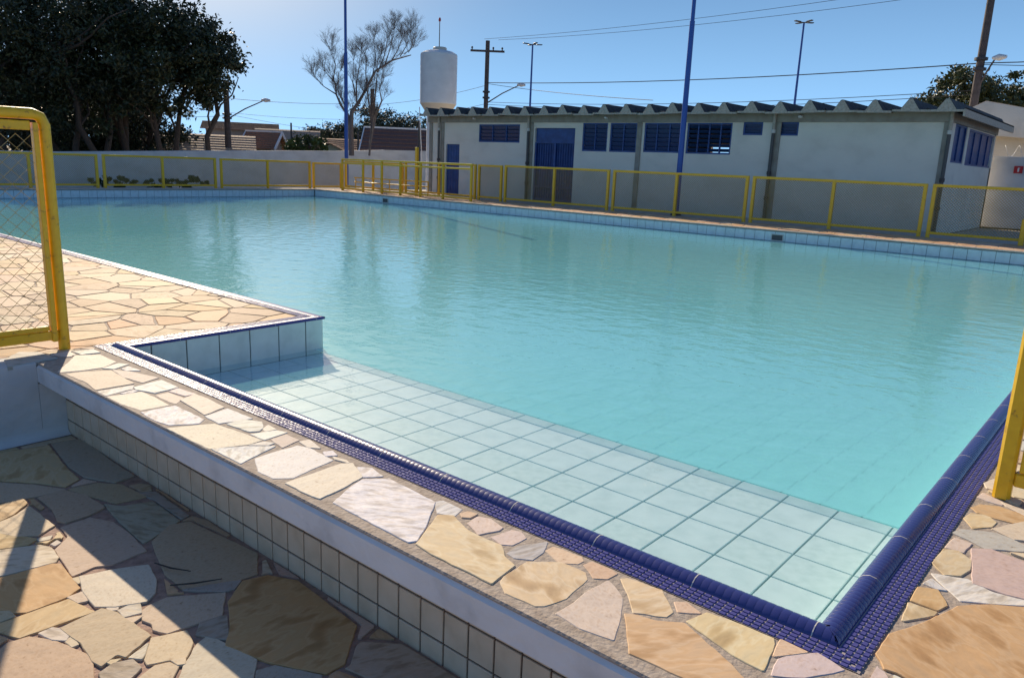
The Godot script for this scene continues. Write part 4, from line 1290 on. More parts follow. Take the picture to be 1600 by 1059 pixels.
	for x in [-20.0, -14.1, -7.72]:
		var l := thing("wall_lamp", "small white bulkhead lamp on the beam %s" % ("above the long left window" if x < -18 else "between the paired windows" if x < -10 else "right of the last small window"), "lamp", Vector3(x, 2.85, zf + 0.07), "lamps on the building's beam")
		var base := MB.new()
		base.box(Vector3(0, 0, 0.012), Vector3(0.12, 0.09, 0.03), Basis.IDENTITY, 0.008)
		part(l, "base", base, M.white_grout)
		var gl := MB.new()
		gl.tube([Vector3(-0.045, 0, 0.05), Vector3(-0.02, 0, 0.06), Vector3(0.02, 0, 0.06), Vector3(0.045, 0, 0.05)], [0.02, 0.038, 0.038, 0.02], 10)
		part(l, "glass", gl, M.lamp_glass)
	# annexe beyond the gable end and its yard wall
	var ax := thing("annexe", "low annexe with pale gable behind the right end of the building", "building", Vector3(-2.5, 0, -31))
	var aw := MB.new()
	aw.box(Vector3(0.1, 1.45, -0.2), Vector3(7.2, 3.1, 5.0))
	part(ax, "wall", aw, M.building_wall)
	var ar := MB.new()
	var pk := Vector2(-2.36, 3.96)
	ar.quad(Vector3(-3.9, 3.15, 2.9), Vector3(pk.x, pk.y, 2.9), Vector3(pk.x, pk.y, -3.0), Vector3(-3.9, 3.15, -3.0))
	ar.quad(Vector3(pk.x, pk.y, 2.9), Vector3(4.2, 2.6, 2.9), Vector3(4.2, 2.6, -3.0), Vector3(pk.x, pk.y, -3.0))
	ar.quad(Vector3(-3.9, 2.95, 2.89), Vector3(4.2, 2.4, 2.89), Vector3(4.2, 2.59, 2.89), Vector3(pk.x, pk.y - 0.01, 2.89))
	ar.tri(Vector3(-3.9, 2.95, 2.89), Vector3(pk.x, pk.y - 0.01, 2.89), Vector3(-3.9, 3.14, 2.89))
	part(ax, "roof", ar, M.building_wall)
	var yw := thing("yard_wall", "pale yard wall beside the building's gable end", "wall", Vector3(-0.5, 0, -26.2))
	var ym := MB.new()
	ym.box(Vector3(0.45, 1.0, 0), Vector3(8.6, 2.2, 0.18), Basis.IDENTITY, 0.01)
	part(yw, "plaster", ym, M.wall_plaster)
	var coil := MB.new()
	var pts := []
	for i in 260:
		var a := i * 0.5
		pts.append(Vector3(-3.3 + i * 0.03, 2.27 + 0.17 * cos(a), 0.17 * sin(a)))
	coil.tube(pts, [0.008], 4, false)
	part(yw, "razor_wire", coil, M.galvanized)
	var sg := thing("fire_sign", "small red fire equipment sign on the yard wall at the right edge", "sign", Vector3(-3.32, 1.71, -26.09))
	var sm := MB.new()
	sm.box(Vector3.ZERO, Vector3(0.24, 0.22, 0.012), Basis.IDENTITY, 0.003)
	part(sg, "plate", sm, M.red_paint)
	var sy := MB.new()
	sy.box(Vector3(0.0, -0.015, 0.009), Vector3(0.045, 0.1, 0.004)); sy.box(Vector3(0.012, 0.048, 0.009), Vector3(0.06, 0.018, 0.004))
	part(sg, "symbol", sy, M.fascia_white)


# ---------------------------------------------------------------- poles, tank, cables
func cross_lamp(label: String, x: float, z: float, h: float) -> void:
	var t := thing("floodlight_pole", label, "lamp post", Vector3(x, -0.1, z), "slim blue poles with crossed lamps")
	var p := MB.new()
	p.tube([Vector3.ZERO, Vector3(0, h * 0.5, 0), Vector3(0, h, 0)], [0.07, 0.055, 0.04], 10)
	part(t, "pole", p, M.blue_pole)
	for i in 4:
		var a := PI * 0.5 * i + 0.5
		var d := Vector3(cos(a), 0.02, sin(a))
		var arm := MB.new()
		arm.bar(Vector3(0, h + 0.02, 0), Vector3(0, h + 0.02, 0) + d * 0.3, 0.04, 0.03)
		part(t, "arm", arm, M.dark_metal)
		var head := MB.new()
		head.bar(Vector3(0, h + 0.03, 0) + d * 0.2, Vector3(0, h + 0.04, 0) + d * 0.5, 0.14, 0.04, 0.012)
		part(t, "lamp_head", head, M.dark_metal)


func utility_pole(label: String, at: Vector3, h: float, r0: float, r1: float, arm_y: Array, arm_turn: float, lamp := Vector3.ZERO) -> void:
	var t := thing("utility_pole", label, "utility pole", at, "utility poles behind the pool")
	var p := MB.new()
	p.tube([Vector3.ZERO, Vector3(0, h * 0.5, 0), Vector3(0, h, 0)], [r0, (r0 + r1) * 0.5, r1], 10)
	part(t, "pole", p, M.pole_concrete)
	for y in arm_y:
		var d := Vector3(cos(arm_turn), 0, sin(arm_turn))
		var arm := MB.new()
		arm.bar(Vector3(0, y, 0) - d * 1.05, Vector3(0, y, 0) + d * 1.05, 0.1, 0.12, 0.01)
		part(t, "crossarm", arm, M.pole_concrete)
		for s in [-0.95, 0.35, 0.9]:
			var i := MB.new()
			i.lathe(Vector3(0, y + 0.06, 0) + d * s, [Vector2(0.0, 0), Vector2(0.05, 0.02), Vector2(0.03, 0.07), Vector2(0.07, 0.11), Vector2(0.05, 0.17), Vector2(0, 0.2)], 10)
			part(t, "insulator", i, M.dark_metal)
	if lamp != Vector3.ZERO:
		var a := MB.new()
		var base := Vector3(0, lamp.y - 1.2, 0)
		a.tube([base, base.lerp(lamp, 0.5) + Vector3(0, 0.05, 0), lamp - Vector3(0, 0.05, 0), lamp], [0.04, 0.035, 0.03, 0.03], 8)
		part(t, "lamp_arm", a, M.pole_concrete)
		var hd := MB.new()
		var out := Vector3(lamp.x, 0, lamp.z).normalized()
		hd.tube([lamp - out * 0.1, lamp + out * 0.15, lamp + out * 0.42], [0.05, 0.13, 0.06], 10)
		part(t, "lamp_head", hd, M.galvanized)
	for y in [h * 0.62, h * 0.66]:
		var b := MB.new()
		b.lathe(Vector3(0, y, 0), [Vector2(r0, -0.06), Vector2(r0 + 0.07, -0.05), Vector2(r0 + 0.07, 0.05), Vector2(r0, 0.06)], 10)
		part(t, "clamp", b, M.dark_metal)


func cable(label: String, a: Vector3, b: Vector3, sag: float, rad := 0.014) -> void:
	var pts := []
	for i in 13:
		var s := i / 12.0
		pts.append(a.lerp(b, s) - Vector3.UP * sag * 4.0 * s * (1.0 - s))
	var mb := MB.new()
	mb.tube(pts, [rad], 5, false)
	tag(part(self, "cable", mb, M.cable), label, "cable", "overhead cables")


func masts() -> void:
	for e in [["tall blue pole behind the ramp railing at the left", -25.79, -17.75, 9.0, 0.085], ["tall blue pole standing before the building, right of the centre", -10.49, -17.75, 9.0, 0.085]]:
		var t := thing("blue_pole", e[0], "pole", Vector3(e[1], -0.1, e[2]), "tall blue poles by the far fence")
		var p := MB.new()
		p.tube([Vector3.ZERO, Vector3(0, 5.4, 0)], [e[4], e[4] * 0.85], 14)
		part(t, "lower_tube", p, M.blue_pole)
		var q := MB.new()
		q.tube([Vector3(0, 5.38, 0), Vector3(0, e[3], 0)], [e[4] * 0.66, e[4] * 0.6], 14)
		part(t, "upper_tube", q, M.blue_pole)
		var bs := MB.new()
		bs.lathe(Vector3.ZERO, [Vector2(0.16, 0.0), Vector2(0.16, 0.12), Vector2(0.1, 0.16)], 14)
		part(t, "foot", bs, M.pole_concrete)
	cross_lamp("slim blue lamp pole behind the roof, right of the water tank", -24.79, -28.35, 7.05)
	cross_lamp("slim blue lamp pole behind the roof, towards the right utility pole", -13.16, -32.8, 7.85)
	utility_pole("concrete utility pole with crossarm right of the water tank", Vector3(-33.2, -0.3, -34.3), 8.8, 0.16, 0.13, [8.2], -0.7, Vector3(1.6, 6.3, -1.2))
	utility_pole("dark utility pole rising out of the picture at the right", Vector3(-6.08, -0.3, -32.75), 9.4, 0.17, 0.13, [8.5], -0.9, Vector3(0.5, 6.2, 0.2))
	utility_pole("dark utility pole over the roofs beside the big trees", Vector3(-42.85, -0.3, -22.3), 5.6, 0.2, 0.15, [], 0.0, Vector3(1.3, 4.6, -1.6))
	utility_pole("slim utility pole with transformer behind the bare tree", Vector3(-40.5, -0.3, -31.3), 5.9, 0.16, 0.12, [4.9], 0.6)
	for e in [[-45.7, -28.6, 3.3, "short dark post left of the round green bush"], [-29.6, -25.35, 3.2, "left one of two thin dark posts before the brown roof"], [-29.0, -25.75, 3.2, "right one of two thin dark posts before the brown roof"], [-41.6, -31.0, 2.9, "short dark post left of the bare tree"]]:
		var mb := MB.new()
		mb.tube([Vector3(0, -0.3, 0), Vector3(0, e[2], 0)], [0.07, 0.06], 8)
		tag(part(self, "post", mb, M.dark_metal, Vector3(e[0], 0, e[1])), e[3], "post", "thin dark posts beyond the wall")
	# water tank
	var w := thing("water_tank", "tall white cylindrical water tank with aerial behind the building's left end", "water tank", Vector3(-25.3, -0.2, -22.47))
	var body := MB.new()
	body.lathe(Vector3.ZERO, [Vector2(0.8, 3.9), Vector2(0.815, 3.93), Vector2(0.815, 5.95), Vector2(0.8, 6.02), Vector2(0.62, 6.12), Vector2(0.3, 6.19), Vector2(0.0, 6.2)], 48)
	part(w, "tank", body, M.tank_white)
	var cone := MB.new()
	cone.lathe(Vector3.ZERO, [Vector2(0.5, 3.45), Vector2(0.56, 3.55), Vector2(0.8, 3.9)], 48)
	part(w, "cone", cone, M.tank_cone)
	var col := MB.new()
	col.lathe(Vector3.ZERO, [Vector2(0.5, 0.0), Vector2(0.5, 3.45)], 32)
	part(w, "column", col, M.tank_white)
	var lid := MB.new()
	lid.lathe(Vector3(0.05, 6.17, 0), [Vector2(0.3, 0.0), Vector2(0.3, 0.1), Vector2(0.27, 0.13), Vector2(0.0, 0.13)], 24)
	part(w, "hatch", lid, M.tank_cone)
	var mast := MB.new()
	mast.tube([Vector3(-0.3, 6.1, -0.3), Vector3(-0.3, 7.45, -0.3)], [0.022, 0.018], 6)
	part(w, "aerial", mast, M.pole_concrete)
	var red := MB.new()
	red.lathe(Vector3(-0.3, 7.43, -0.3), [Vector2(0.0, 0), Vector2(0.05, 0.02), Vector2(0.055, 0.1), Vector2(0.03, 0.17), Vector2(0, 0.18)], 10)
	part(w, "beacon", red, M.red_paint)
	var hose := MB.new()
	hose.tube([Vector3(-0.62, 3.75, 0.55), Vector3(-0.5, 2.9, 0.6), Vector3(-0.35, 1.5, 0.62), Vector3(-0.33, 0.0, 0.62)], [0.02], 6)
	part(w, "hose", hose, M.galvanized)
	# overhead cables, pole to pole
	var pa := Vector3(-33.2, 0, -34.3)
	var pb := Vector3(-6.08, 0, -32.75)
	var pc := Vector3(-42.85, 0, -22.3)
	var pd := Vector3(-40.5, 0, -31.3)
	cable("dark thick cable from the crossarm pole to the right utility pole", pa + Vector3(0, 6.05, 0), pb + Vector3(0, 5.75, 0), 0.25, 0.022)
	cable("lower pale cable between the crossarm pole and right utility pole", pa + Vector3(0, 4.9, 0), pb + Vector3(0, 4.75, 0), 0.3)
	cable("lowest cable over the roof between the two large poles", pa + Vector3(0.1, 4.75, 0), pb + Vector3(0, 4.6, 0), 0.35)
	cable("cable slanting down behind the roof from the crossarm pole", pa + Vector3(0, 6.0, 0), Vector3(-17.0, 4.1, -27.0), 0.1)
	cable("high thin cable running to the top of the right pole, upper", Vector3(-33.4, 8.6, -34.2), pb + Vector3(-0.4, 8.75, 0.4), 0.25, 0.01)
	cable("high thin cable running to the top of the right pole, lower", Vector3(-32.6, 8.55, -34.6), pb + Vector3(0.4, 8.6, -0.4), 0.3, 0.01)
	cable("cable leaving the right pole towards the picture's edge", pb + Vector3(0, 5.75, 0), Vector3(9.0, 6.0, -28.0), 0.3, 0.02)
	cable("second cable leaving the right pole, sagging lower", pb + Vector3(0, 5.7, 0), Vector3(9.0, 4.6, -26.0), 0.2)
	cable("cable from the crossarm pole past the tank to the bare tree pole", pa + Vector3(0, 5.9, 0), pd + Vector3(0, 4.6, 0), 0.2, 0.012)
	cable("lower cable past the tank to the bare tree pole", pa + Vector3(0, 4.8, 0), pd + Vector3(0, 3.7, 0), 0.2, 0.012)
	cable("upper cable between the pole by the trees and bare tree pole", pc + Vector3(0, 4.3, 0), pd + Vector3(0, 4.7, 0), 0.15, 0.013)
	cable("middle cable between the pole by the trees and bare tree pole", pc + Vector3(0, 3.5, 0), pd + Vector3(0, 3.7, 0), 0.15, 0.01)
	cable("lower cable between the pole by the trees and bare tree pole", pc + Vector3(0, 3.4, 0), pd + Vector3(0, 2.6, 0), 0.12, 0.01)
	cable("cable from the pole by the trees into the tree crowns", pc + Vector3(0, 3.3, 0), Vector3(-44.0, 2.9, -12.0), 0.2, 0.012)


# ---------------------------------------------------------------- trees
func crown(mb: MB, o: Vector3, rad: Vector3, clumps: int, per: int, size: float, tone: Color, r: RandomNumberGenerator) -> void:
	for i in clumps:
		var d := Vector3(r.randfn(), r.randfn(), r.randfn()).normalized() * pow(r.randf(), 0.4)
		var c := o + d * rad
		var cr := r.randf_range(0.3, 0.7) * minf(rad.x, rad.y) * 0.42
		var t := tone * r.randf_range(0.65, 1.35)
		for k in per:
			var e := Vector3(r.randfn(), r.randfn() * 0.7, r.randfn()) * cr * 0.55
			var q := r.randf_range(0.8, 1.2)
			mb.tint = Color(t.r * q, t.g * q, t.b * q)
			mb.leaf(c + e, size * r.randf_range(0.6, 1.3), r)


func limb(mb: MB, a: Vector3, b: Vector3, r0: float, r1: float, r: RandomNumberGenerator, wob := 0.06) -> void:
	var l := a.distance_to(b)
	var pts := []
	var rr := []
	for i in 6:
		var s := i / 5.0
		pts.append(a.lerp(b, s) + (Vector3(r.randfn(), r.randfn() * 0.4, r.randfn()) * wob * l * 0.5 if i > 0 and i < 5 else Vector3.ZERO))
		rr.append(lerpf(r0, r1, s))
	mb.tube(pts, rr, 7, false)


func leafy_tree(called: String, label: String, at: Vector3, h: float, base: float, rad: float, tone: Color, r: RandomNumberGenerator, dens := 1.0, group := "", stems := 2) -> void:
	var t := thing(called, label, "tree", at, group)
	var tr := MB.new()
	for s in stems:
		var foot := Vector3(r.randf_range(-0.5, 0.5) * (stems - 1), 0, r.randf_range(-0.5, 0.5) * (stems - 1))
		var head := Vector3(r.randf_range(-0.5, 0.5) * rad, h * r.randf_range(0.6, 0.78), r.randf_range(-0.5, 0.5) * rad)
		limb(tr, foot, head, 0.17, 0.07, r)
		for k in 7:
			var p := foot.lerp(head, r.randf_range(0.4, 0.95))
			limb(tr, p, p + Vector3(r.randfn() * rad * 0.45, r.randf_range(0.4, 0.35 * h), r.randfn() * rad * 0.45), 0.065, 0.02, r)
	part(t, "trunk", tr, M.bark)
	var c := MB.new()
	crown(c, Vector3(0, (h + base) * 0.5, 0), Vector3(rad, (h - base) * 0.5, rad), int(78 * dens), 120, 0.115, tone, r)
	part(t, "crown", c, M.leaf)


func twigs(mb: MB, p: Vector3, d: Vector3, l: float, rad: float, depth: int, r: RandomNumberGenerator) -> void:
	var q := p + d * l
	var mid := p.lerp(q, 0.5) + Vector3(r.randfn(), r.randfn(), r.randfn()) * l * 0.05
	mb.tube([p, mid, q], [rad, rad * 0.85, rad * 0.68], 4 if depth > 2 else 3, false)
	if depth == 0: return
	for i in (3 if depth > 1 else 4):
		var nd := (d + Vector3(r.randfn() * 0.5, r.randf_range(-0.2, 0.5), r.randfn() * 0.5) * 0.85).normalized()
		var s := r.randf_range(0.35, 1.0)
		twigs(mb, p.lerp(q, s), nd, l * r.randf_range(0.6, 0.85), rad * 0.62, depth - 1, r)


func trees() -> void:
	var r := RandomNumberGenerator.new()
	r.seed = 21
	var g := "dark trees beyond the left wall"
	var dark := Color(0.028, 0.038, 0.014)
	# x, z, height, crown base, radius
	leafy_tree("dense_tree", "dense dark tree at the left edge above the near fence panel", Vector3(-39.66, -0.4, -9.70), 10.0, 1.6, 3.2, dark, r, 1.25, g, 2)
	leafy_tree("dense_tree", "second dark tree from the left, its crown leaving the picture", Vector3(-41.04, -0.4, -11.88), 9.8, 1.5, 3.0, dark, r, 1.25, g, 2)
	leafy_tree("dense_tree", "third dark tree from the left, with thin bare stems", Vector3(-38.57, -0.4, -12.80), 9.8, 2.2, 3.0, dark, r, 1.25, g, 3)
	leafy_tree("dense_tree", "fourth dark tree from the left, sky showing between its stems", Vector3(-39.72, -0.4, -15.23), 10.4, 2.6, 3.0, dark, r, 1.25, g, 3)
	leafy_tree("dense_tree", "fifth dark tree from the left, lower crown over pale roof", Vector3(-38.11, -0.4, -16.30), 9.0, 3.0, 2.7, dark, r, 1.25, g, 2)
	leafy_tree("dense_tree", "rightmost dark tree, its small crown reaching towards the pole", Vector3(-37.29, -0.4, -17.89), 8.0, 3.7, 2.0, dark, r, 1.00, g, 1)
	leafy_tree("dense_tree", "dark tree in the second row behind the left edge trees", Vector3(-48.94, -0.4, -13.50), 6.6, 0.8, 3.4, dark, r, 1.25, g, 2)
	leafy_tree("dense_tree", "dark tree in the second row behind the middle stems", Vector3(-47.50, -0.4, -17.39), 6.0, 0.8, 3.4, dark, r, 1.25, g, 2)
	leafy_tree("dense_tree", "low dark thicket between the trunks at the left", Vector3(-46.34, -0.4, -14.87), 6.0, -0.2, 3.0, dark, r, 1.25, g, 2)
	leafy_tree("dense_tree", "low dark thicket behind the stems of the fourth tree", Vector3(-44.93, -0.4, -18.26), 4.6, -0.2, 2.6, dark, r, 1.00, g, 2)
	leafy_tree("dense_tree", "low dark thicket behind the near fence panel", Vector3(-45.31, -0.4, -11.73), 6.0, -0.2, 3.0, dark, r, 1.25, g, 2)
	leafy_tree("round_tree", "green and yellow tree behind the right end of the roof", Vector3(-7.22, -0.4, -40.67), 7.0, 2.6, 3.1, Color(0.06, 0.07, 0.02), r, 1.9, "", 1)
	leafy_tree("round_tree", "small bright tree top peeping over the roof ridge at the right", Vector3(-10.14, -0.4, -40.05), 4.95, 3.6, 0.7, Color(0.07, 0.12, 0.02), r, 0.3, "", 1)
	leafy_tree("round_bush", "round green bush over the wall left of the bare tree", Vector3(-42.14, -0.4, -27.13), 3.0, 0.3, 1.3, Color(0.06, 0.09, 0.02), r, 0.6, "", 1)
	leafy_tree("far_tree", "far dark tree left of the bare tree's trunk", Vector3(-59.49, -0.4, -42.38), 4.6, 0.5, 3.0, Color(0.045, 0.055, 0.025), r, 1.7, "far trees behind the brown roof", 1)
	leafy_tree("far_tree", "far dark tree behind the bare tree's trunk", Vector3(-57.15, -0.4, -45.34), 6.2, 0.5, 4.6, Color(0.045, 0.055, 0.025), r, 1.7, "far trees behind the brown roof", 1)
	leafy_tree("far_tree", "far dark tree over the brown roof beside the tank", Vector3(-55.41, -0.4, -47.36), 5.9, 0.5, 4.2, Color(0.045, 0.055, 0.025), r, 1.7, "far trees behind the brown roof", 1)
	# bare tree
	var t := thing("bare_tree", "leafless tree with spreading twigs standing behind the wall", "tree", Vector3(-29.0, 0, -21.3))
	var o := t.position
	var trunk := MB.new()
	var paths := [
		[0.124, Vector3(-29.39, 1.31, -20.84), Vector3(-29.38, 2.42, -20.84), Vector3(-29.36, 3.28, -20.87), Vector3(-29.23, 3.72, -21.03), Vector3(-29.05, 4.14, -21.26), Vector3(-28.62, 5.11, -21.78), Vector3(-28.20, 5.68, -22.27), Vector3(-27.70, 6.06, -22.84)],
		[0.074, Vector3(-29.42, 2.56, -20.80), Vector3(-29.49, 3.13, -20.71), Vector3(-29.64, 3.55, -20.50), Vector3(-29.78, 4.02, -20.32), Vector3(-29.88, 4.57, -20.19), Vector3(-30.08, 4.99, -19.92)],
		[0.043, Vector3(-29.43, 2.99, -20.78), Vector3(-29.61, 3.69, -20.55), Vector3(-29.75, 4.24, -20.37), Vector3(-29.67, 5.04, -20.47)],
		[0.050, Vector3(-28.87, 1.34, -21.48), Vector3(-28.81, 2.90, -21.55), Vector3(-28.90, 4.04, -21.44), Vector3(-28.94, 5.03, -21.40), Vector3(-28.99, 5.86, -21.33)],
		[0.043, Vector3(-28.79, 2.46, -21.58), Vector3(-28.71, 4.05, -21.67), Vector3(-28.64, 4.97, -21.76), Vector3(-28.58, 5.70, -21.82)],
		[0.056, Vector3(-28.85, 1.87, -21.51), Vector3(-28.69, 3.19, -21.69), Vector3(-28.49, 3.84, -21.94), Vector3(-28.54, 4.41, -21.87), Vector3(-28.47, 4.87, -21.96)],
		[0.043, Vector3(-29.34, 3.31, -20.89), Vector3(-29.07, 3.48, -21.24), Vector3(-28.94, 3.89, -21.40), Vector3(-29.01, 4.17, -21.31)],
		[0.037, Vector3(-29.23, 3.72, -21.03), Vector3(-29.25, 4.57, -21.01), Vector3(-29.17, 5.20, -21.11), Vector3(-29.08, 5.85, -21.22)],
		[0.037, Vector3(-29.27, 4.01, -20.99), Vector3(-29.35, 4.62, -20.88), Vector3(-29.32, 5.55, -20.93)],
		[0.031, Vector3(-28.62, 5.11, -21.78), Vector3(-28.43, 5.91, -22.00), Vector3(-28.34, 6.62, -22.11)],
		[0.031, Vector3(-28.20, 5.68, -22.27), Vector3(-28.01, 6.23, -22.48), Vector3(-27.90, 6.66, -22.61)],
		[0.028, Vector3(-28.43, 5.38, -22.00), Vector3(-28.24, 6.29, -22.22), Vector3(-28.15, 6.97, -22.33)],
		[0.025, Vector3(-27.95, 5.87, -22.55), Vector3(-27.74, 6.45, -22.79), Vector3(-27.65, 6.90, -22.89)],
		[0.028, Vector3(-28.81, 4.70, -21.56), Vector3(-28.70, 5.69, -21.69), Vector3(-28.73, 6.47, -21.64)],
		[0.025, Vector3(-27.82, 6.00, -22.71), Vector3(-27.56, 6.35, -22.99)],
		[0.031, Vector3(-29.78, 4.02, -20.32), Vector3(-30.14, 4.35, -19.85), Vector3(-30.35, 4.69, -19.55)],
		[0.031, Vector3(-29.88, 4.57, -20.19), Vector3(-29.83, 5.36, -20.27), Vector3(-29.91, 5.90, -20.16)],
	]
	for p in paths:
		var pts := []
		var rr := []
		for i in range(1, p.size()):
			pts.append((p[i] as Vector3) - o + Vector3(0.766, 0, -0.643).cross(Vector3.UP) * sin(i * 1.7 + p[0] * 31.0) * 0.12 * (i - 1))
			rr.append(lerpf(p[0], p[0] * 0.18, float(i - 1) / (p.size() - 2)))
		trunk.tube(pts, rr, 8, false)
	part(t, "trunk", trunk, M.bark_grey)
	var cr := MB.new()
	for p in paths:
		for i in range(2, p.size()):
			var q: Vector3 = (p[i] as Vector3) - o
			var d := (q - ((p[i - 1] as Vector3) - o)).normalized()
			for k in (8 if i == p.size() - 1 else 5):
				twigs(cr, q, (d * 0.5 + Vector3(r.randfn() * 0.4, r.randf_range(0.25, 1.0), r.randfn() * 0.4)).normalized(), r.randf_range(0.3, 0.48), 0.0075, 4, r)
	part(t, "crown", cr, M.bark_grey)


func houses() -> void:
	house("house", "wide house with long tan tiled roof behind the dark trees", Vector3(-45.49, -0.3, -21.64), 1.03, 6.2, 6.0, 1.35, 1.15, M.roof_tan, M.house_wall, null)
	house("house", "grey house with flat dark roof edge behind the tan roof", Vector3(-59.63, -0.3, -33.21), 1.00, 5.2, 5.0, 3.30, 0.60, M.roof_brown, M.house_wall_grey, null)
	house("house", "small grey gabled house with white roof edge beside the dark pole", Vector3(-46.86, -0.3, -27.26), 0.62, 1.7, 2.0, 2.10, 0.80, M.roof_clay, M.house_wall_grey, M.fascia_white)
	house("house", "house with tan roof left of the round green bush", Vector3(-54.32, -0.3, -34.12), 0.95, 4.2, 4.2, 2.20, 1.20, M.roof_tan, M.house_wall, null)
	house("house", "pale green gabled house behind the wall left of the bare tree", Vector3(-44.30, -0.3, -30.97), -0.75, 2.8, 3.2, 1.50, 0.80, M.roof_clay, M.house_wall_green, null)
	house("house", "house with dark clay roof behind the bare tree's trunk", Vector3(-47.92, -0.3, -36.09), 0.80, 5.5, 5.0, 1.70, 1.10, M.roof_clay, M.house_wall, null)
	house("house", "large brown roofed house with white roof edges left of the building", Vector3(-35.03, -0.3, -29.64), 0.75, 4.6, 5.6, 1.50, 1.75, M.roof_brown, M.house_wall_grey, M.fascia_white)
	house("house", "house roof seen between the boundary wall and dark tree stems", Vector3(-53.58, -0.3, -23.36), 1.05, 5.0, 5.0, 1.50, 1.00, M.roof_tan, M.house_wall, null)
	pass


func house(called: String, label: String, at: Vector3, turn: float, w: float, d: float, wall_h: float, roof_h: float, roof: Material, wall: Material, fascia: Material = null) -> void:
	# ridge along the local x axis; eaves towards +z and -z
	var t := thing(called, label, "house", at, "houses beyond the wall")
	t.rotation.y = turn
	var b := MB.new()
	b.box(Vector3(0, wall_h * 0.5 - 0.3, 0), Vector3(w, wall_h + 0.6, d))
	for s in [-1.0, 1.0]:
		b.out_tri(Vector3.ZERO, Vector3(s * w * 0.5, wall_h, -d * 0.5), Vector3(s * w * 0.5, wall_h, d * 0.5), Vector3(s * w * 0.5, wall_h + roof_h, 0))
	part(t, "wall", b, wall)
	var e := 0.4
	var drop := roof_h * e / (d * 0.5)
	var rf := MB.new()
	var under := Vector3(0, wall_h - 1.0, 0)
	for s in [-1.0, 1.0]:
		var rows := 9
		for k in rows:
			# courses of tiles, each lapping the one below
			var f0 := float(k) / rows
			var f1 := float(k + 1) / rows
			var z0: float = s * (d * 0.5 + e) * (1.0 - f0)
			var z1: float = s * (d * 0.5 + e) * (1.0 - f1)
			var y0 := lerpf(wall_h - drop, wall_h + roof_h, f0) + 0.09
			var y1 := lerpf(wall_h - drop, wall_h + roof_h, f1) + 0.03
			rf.out_quad(under, Vector3(-w * 0.5 - e, y0, z0), Vector3(w * 0.5 + e, y0, z0), Vector3(w * 0.5 + e, y1, z1), Vector3(-w * 0.5 - e, y1, z1))
			rf.out_quad(Vector3(0, y0, 0), Vector3(-w * 0.5 - e, y0 - 0.06, z0), Vector3(w * 0.5 + e, y0 - 0.06, z0), Vector3(w * 0.5 + e, y0, z0), Vector3(-w * 0.5 - e, y0, z0))
	var roof_part := part(t, "roof", rf, roof)
	if fascia:
		for sx in [-1.0, 1.0]:
			for s in [-1.0, 1.0]:
				var m := MB.new()
				m.bar(Vector3(sx * (w * 0.5 + e), wall_h - drop, s * (d * 0.5 + e)), Vector3(sx * (w * 0.5 + e), wall_h + roof_h, 0), 0.06, 0.2)
				part(roof_part, "fascia", m, fascia)
		var rd := MB.new()
		rd.bar(Vector3(-w * 0.5 - e, wall_h + roof_h + 0.06, 0), Vector3(w * 0.5 + e, wall_h + roof_h + 0.06, 0), 0.2, 0.1)
		part(roof_part, "ridge_cap", rd, fascia)
	for i in 2:
		var m := MB.new()
		m.box(Vector3(w * (i * 0.5 - 0.25), wall_h * 0.6, d * 0.5 + 0.01), Vector3(1.2, 1.0, 0.06))
		part(t, "window", m, M.dark_window)


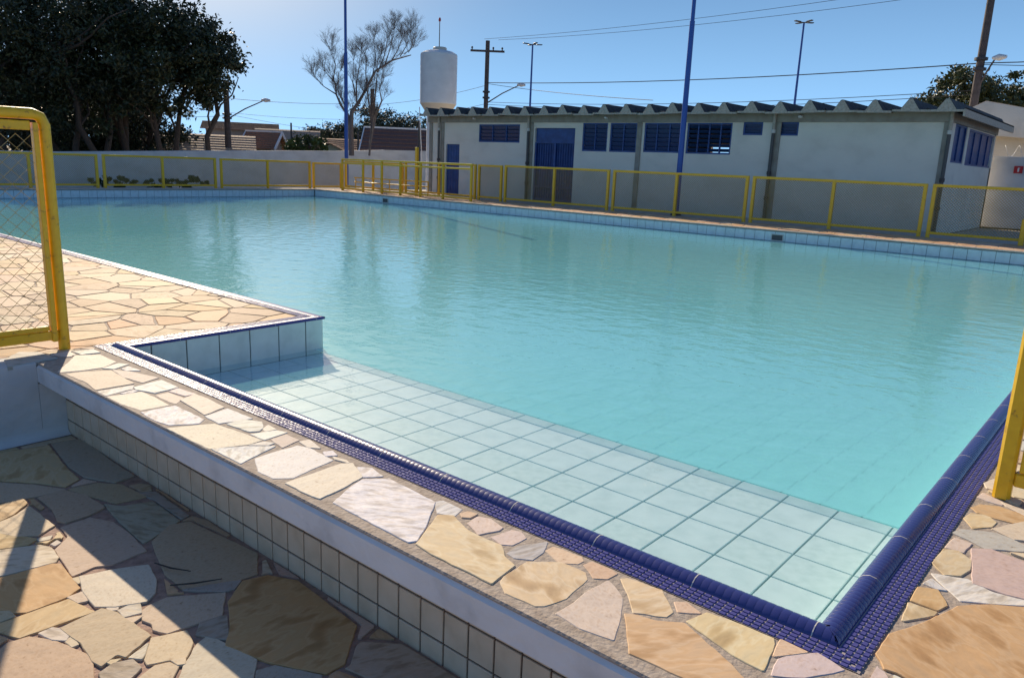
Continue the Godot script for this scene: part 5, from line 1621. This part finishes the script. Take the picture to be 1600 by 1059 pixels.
func surroundings() -> void:
	var ground := MB.new()
	var R := 400.0
	var y := -0.32
	ground.quad(Vector3(-R, y, -19.1), Vector3(R, y, -19.1), Vector3(R, y, -R), Vector3(-R, y, -R))
	ground.quad(Vector3(-R, y, 60), Vector3(-25.6, y, 60), Vector3(-25.6, y, -19.1), Vector3(-R, y, -19.1))
	ground.quad(Vector3(3.9, y, 60), Vector3(R, y, 60), Vector3(R, y, -19.1), Vector3(3.9, y, -19.1))
	ground.quad(Vector3(-25.6, -0.6, 60), Vector3(3.9, -0.6, 60), Vector3(3.9, -0.6, 6.8), Vector3(-25.6, -0.6, 6.8))
	var gr := part(self, "ground", ground, M.earth)
	gr.set_meta("kind", "structure")
	var apron := MB.new()
	apron.box(Vector3(-11.0, -0.2, -22.5), Vector3(31, 0.16, 6.1))
	var ap := part(self, "pavement", apron, M.concrete)
	ap.set_meta("kind", "structure")
	# boundary wall; its top follows the rising street
	var w := thing("boundary_wall", "long plain wall in blue-grey shade behind the left fence", "wall", Vector3(-31.0, 0, -14))
	var mb := MB.new()
	var top := [[6.0, 0.75], [-8.7, 1.02], [-13.8, 1.24], [-18.5, 1.42], [-21.2, 1.5], [-24.2, 1.66], [-27.5, 1.72], [-36.0, 1.8]]
	for i in top.size() - 1:
		var z0: float = top[i][0]; var z1: float = top[i + 1][0]
		var a := [Vector3(0.1, -0.6, z0), Vector3(0.1, -0.6, z1), Vector3(0.1, top[i + 1][1], z1), Vector3(0.1, top[i][1], z0)]
		mb.quad(a[0], a[1], a[2], a[3])
		var b := []
		for p in a: b.append(p - Vector3(0.2, 0, 0))
		mb.quad(b[1], b[0], b[3], b[2])
		mb.quad(a[3], a[2], b[2], b[3])
	part(w, "plaster", mb, M.wall_plaster, Vector3(0, 0, 14))
	var r := RandomNumberGenerator.new()
	r.seed = 77
	for e in [[-29.6, -10.2, 0.55, "low dark bush at the wall, left one seen between the fence posts"], [-29.4, -12.4, 0.75, "low dark bush at the wall, right one seen between the fence posts"]]:
		var t := thing("bush", e[3], "bush", Vector3(e[0], -0.3, e[1]), "bushes at the foot of the boundary wall")
		var c := MB.new()
		crown(c, Vector3(0, 0.25, 0), Vector3(1.0, 0.32, 1.3), 30, 70, 0.07, Color(0.035, 0.05, 0.015), r)
		part(t, "foliage", c, M.leaf)
		var st := MB.new()
		st.tube([Vector3.ZERO, Vector3(0.02, 0.3, 0)], [0.03, 0.015], 5)
		part(t, "stem", st, M.bark)


func _ready() -> void:
	rng.seed = 4
	var cam := Camera3D.new()
	cam.name = "camera"
	cam.transform = Transform3D(Basis(Vector3(0.761769, 0.040180, -0.646601), Vector3(-0.174681, 0.973848, -0.145279), -Vector3(-0.623854, -0.223618, -0.748866)).orthonormalized(), Vector3(0.487, 1.30, 2.649))
	cam.fov = 47.58
	cam.near = 0.05
	cam.far = 1500.0
	add_child(cam)
	cam.current = true
	var env := Environment.new()
	env.background_mode = Environment.BG_SKY
	var sm := ProceduralSkyMaterial.new()
	sm.sky_top_color = Color(0.24, 0.355, 0.53)
	sm.sky_horizon_color = Color(0.61, 0.82, 1.0)
	sm.sky_curve = 0.125
	sm.ground_bottom_color = Color(0.3, 0.28, 0.25)
	sm.ground_horizon_color = Color(0.55, 0.58, 0.6)
	sm.sun_angle_max = 60.0
	sm.sun_curve = 0.205
	sm.energy_multiplier = 1.0
	env.sky = Sky.new()
	env.sky.sky_material = sm
	env.tonemap_mode = Environment.TONE_MAPPER_LINEAR
	env.tonemap_exposure = 1.38
	env.volumetric_fog_enabled = true
	env.volumetric_fog_density = 0.0
	env.sdfgi_enabled = true
	env.ssao_enabled = true
	env.ssil_enabled = true
	var we := WorldEnvironment.new()
	we.name = "world"
	we.environment = env
	add_child(we)
	var sun := DirectionalLight3D.new()
	sun.name = "sun"
	sun.light_energy = 1.48
	sun.light_color = Color(1.0, 0.93, 0.82)
	sun.light_angular_distance = 0.53
	sun.shadow_enabled = true
	var el := deg_to_rad(27.0)
	var az := deg_to_rad(-64.5)
	sun.basis = Basis.looking_at(-Vector3(sin(az) * cos(el), sin(el), -cos(az) * cos(el)), Vector3.UP)
	add_child(sun)
	materials()
	surroundings()
	pool()
	decks()
	fences()
	building()
	masts()
	houses()
	trees()
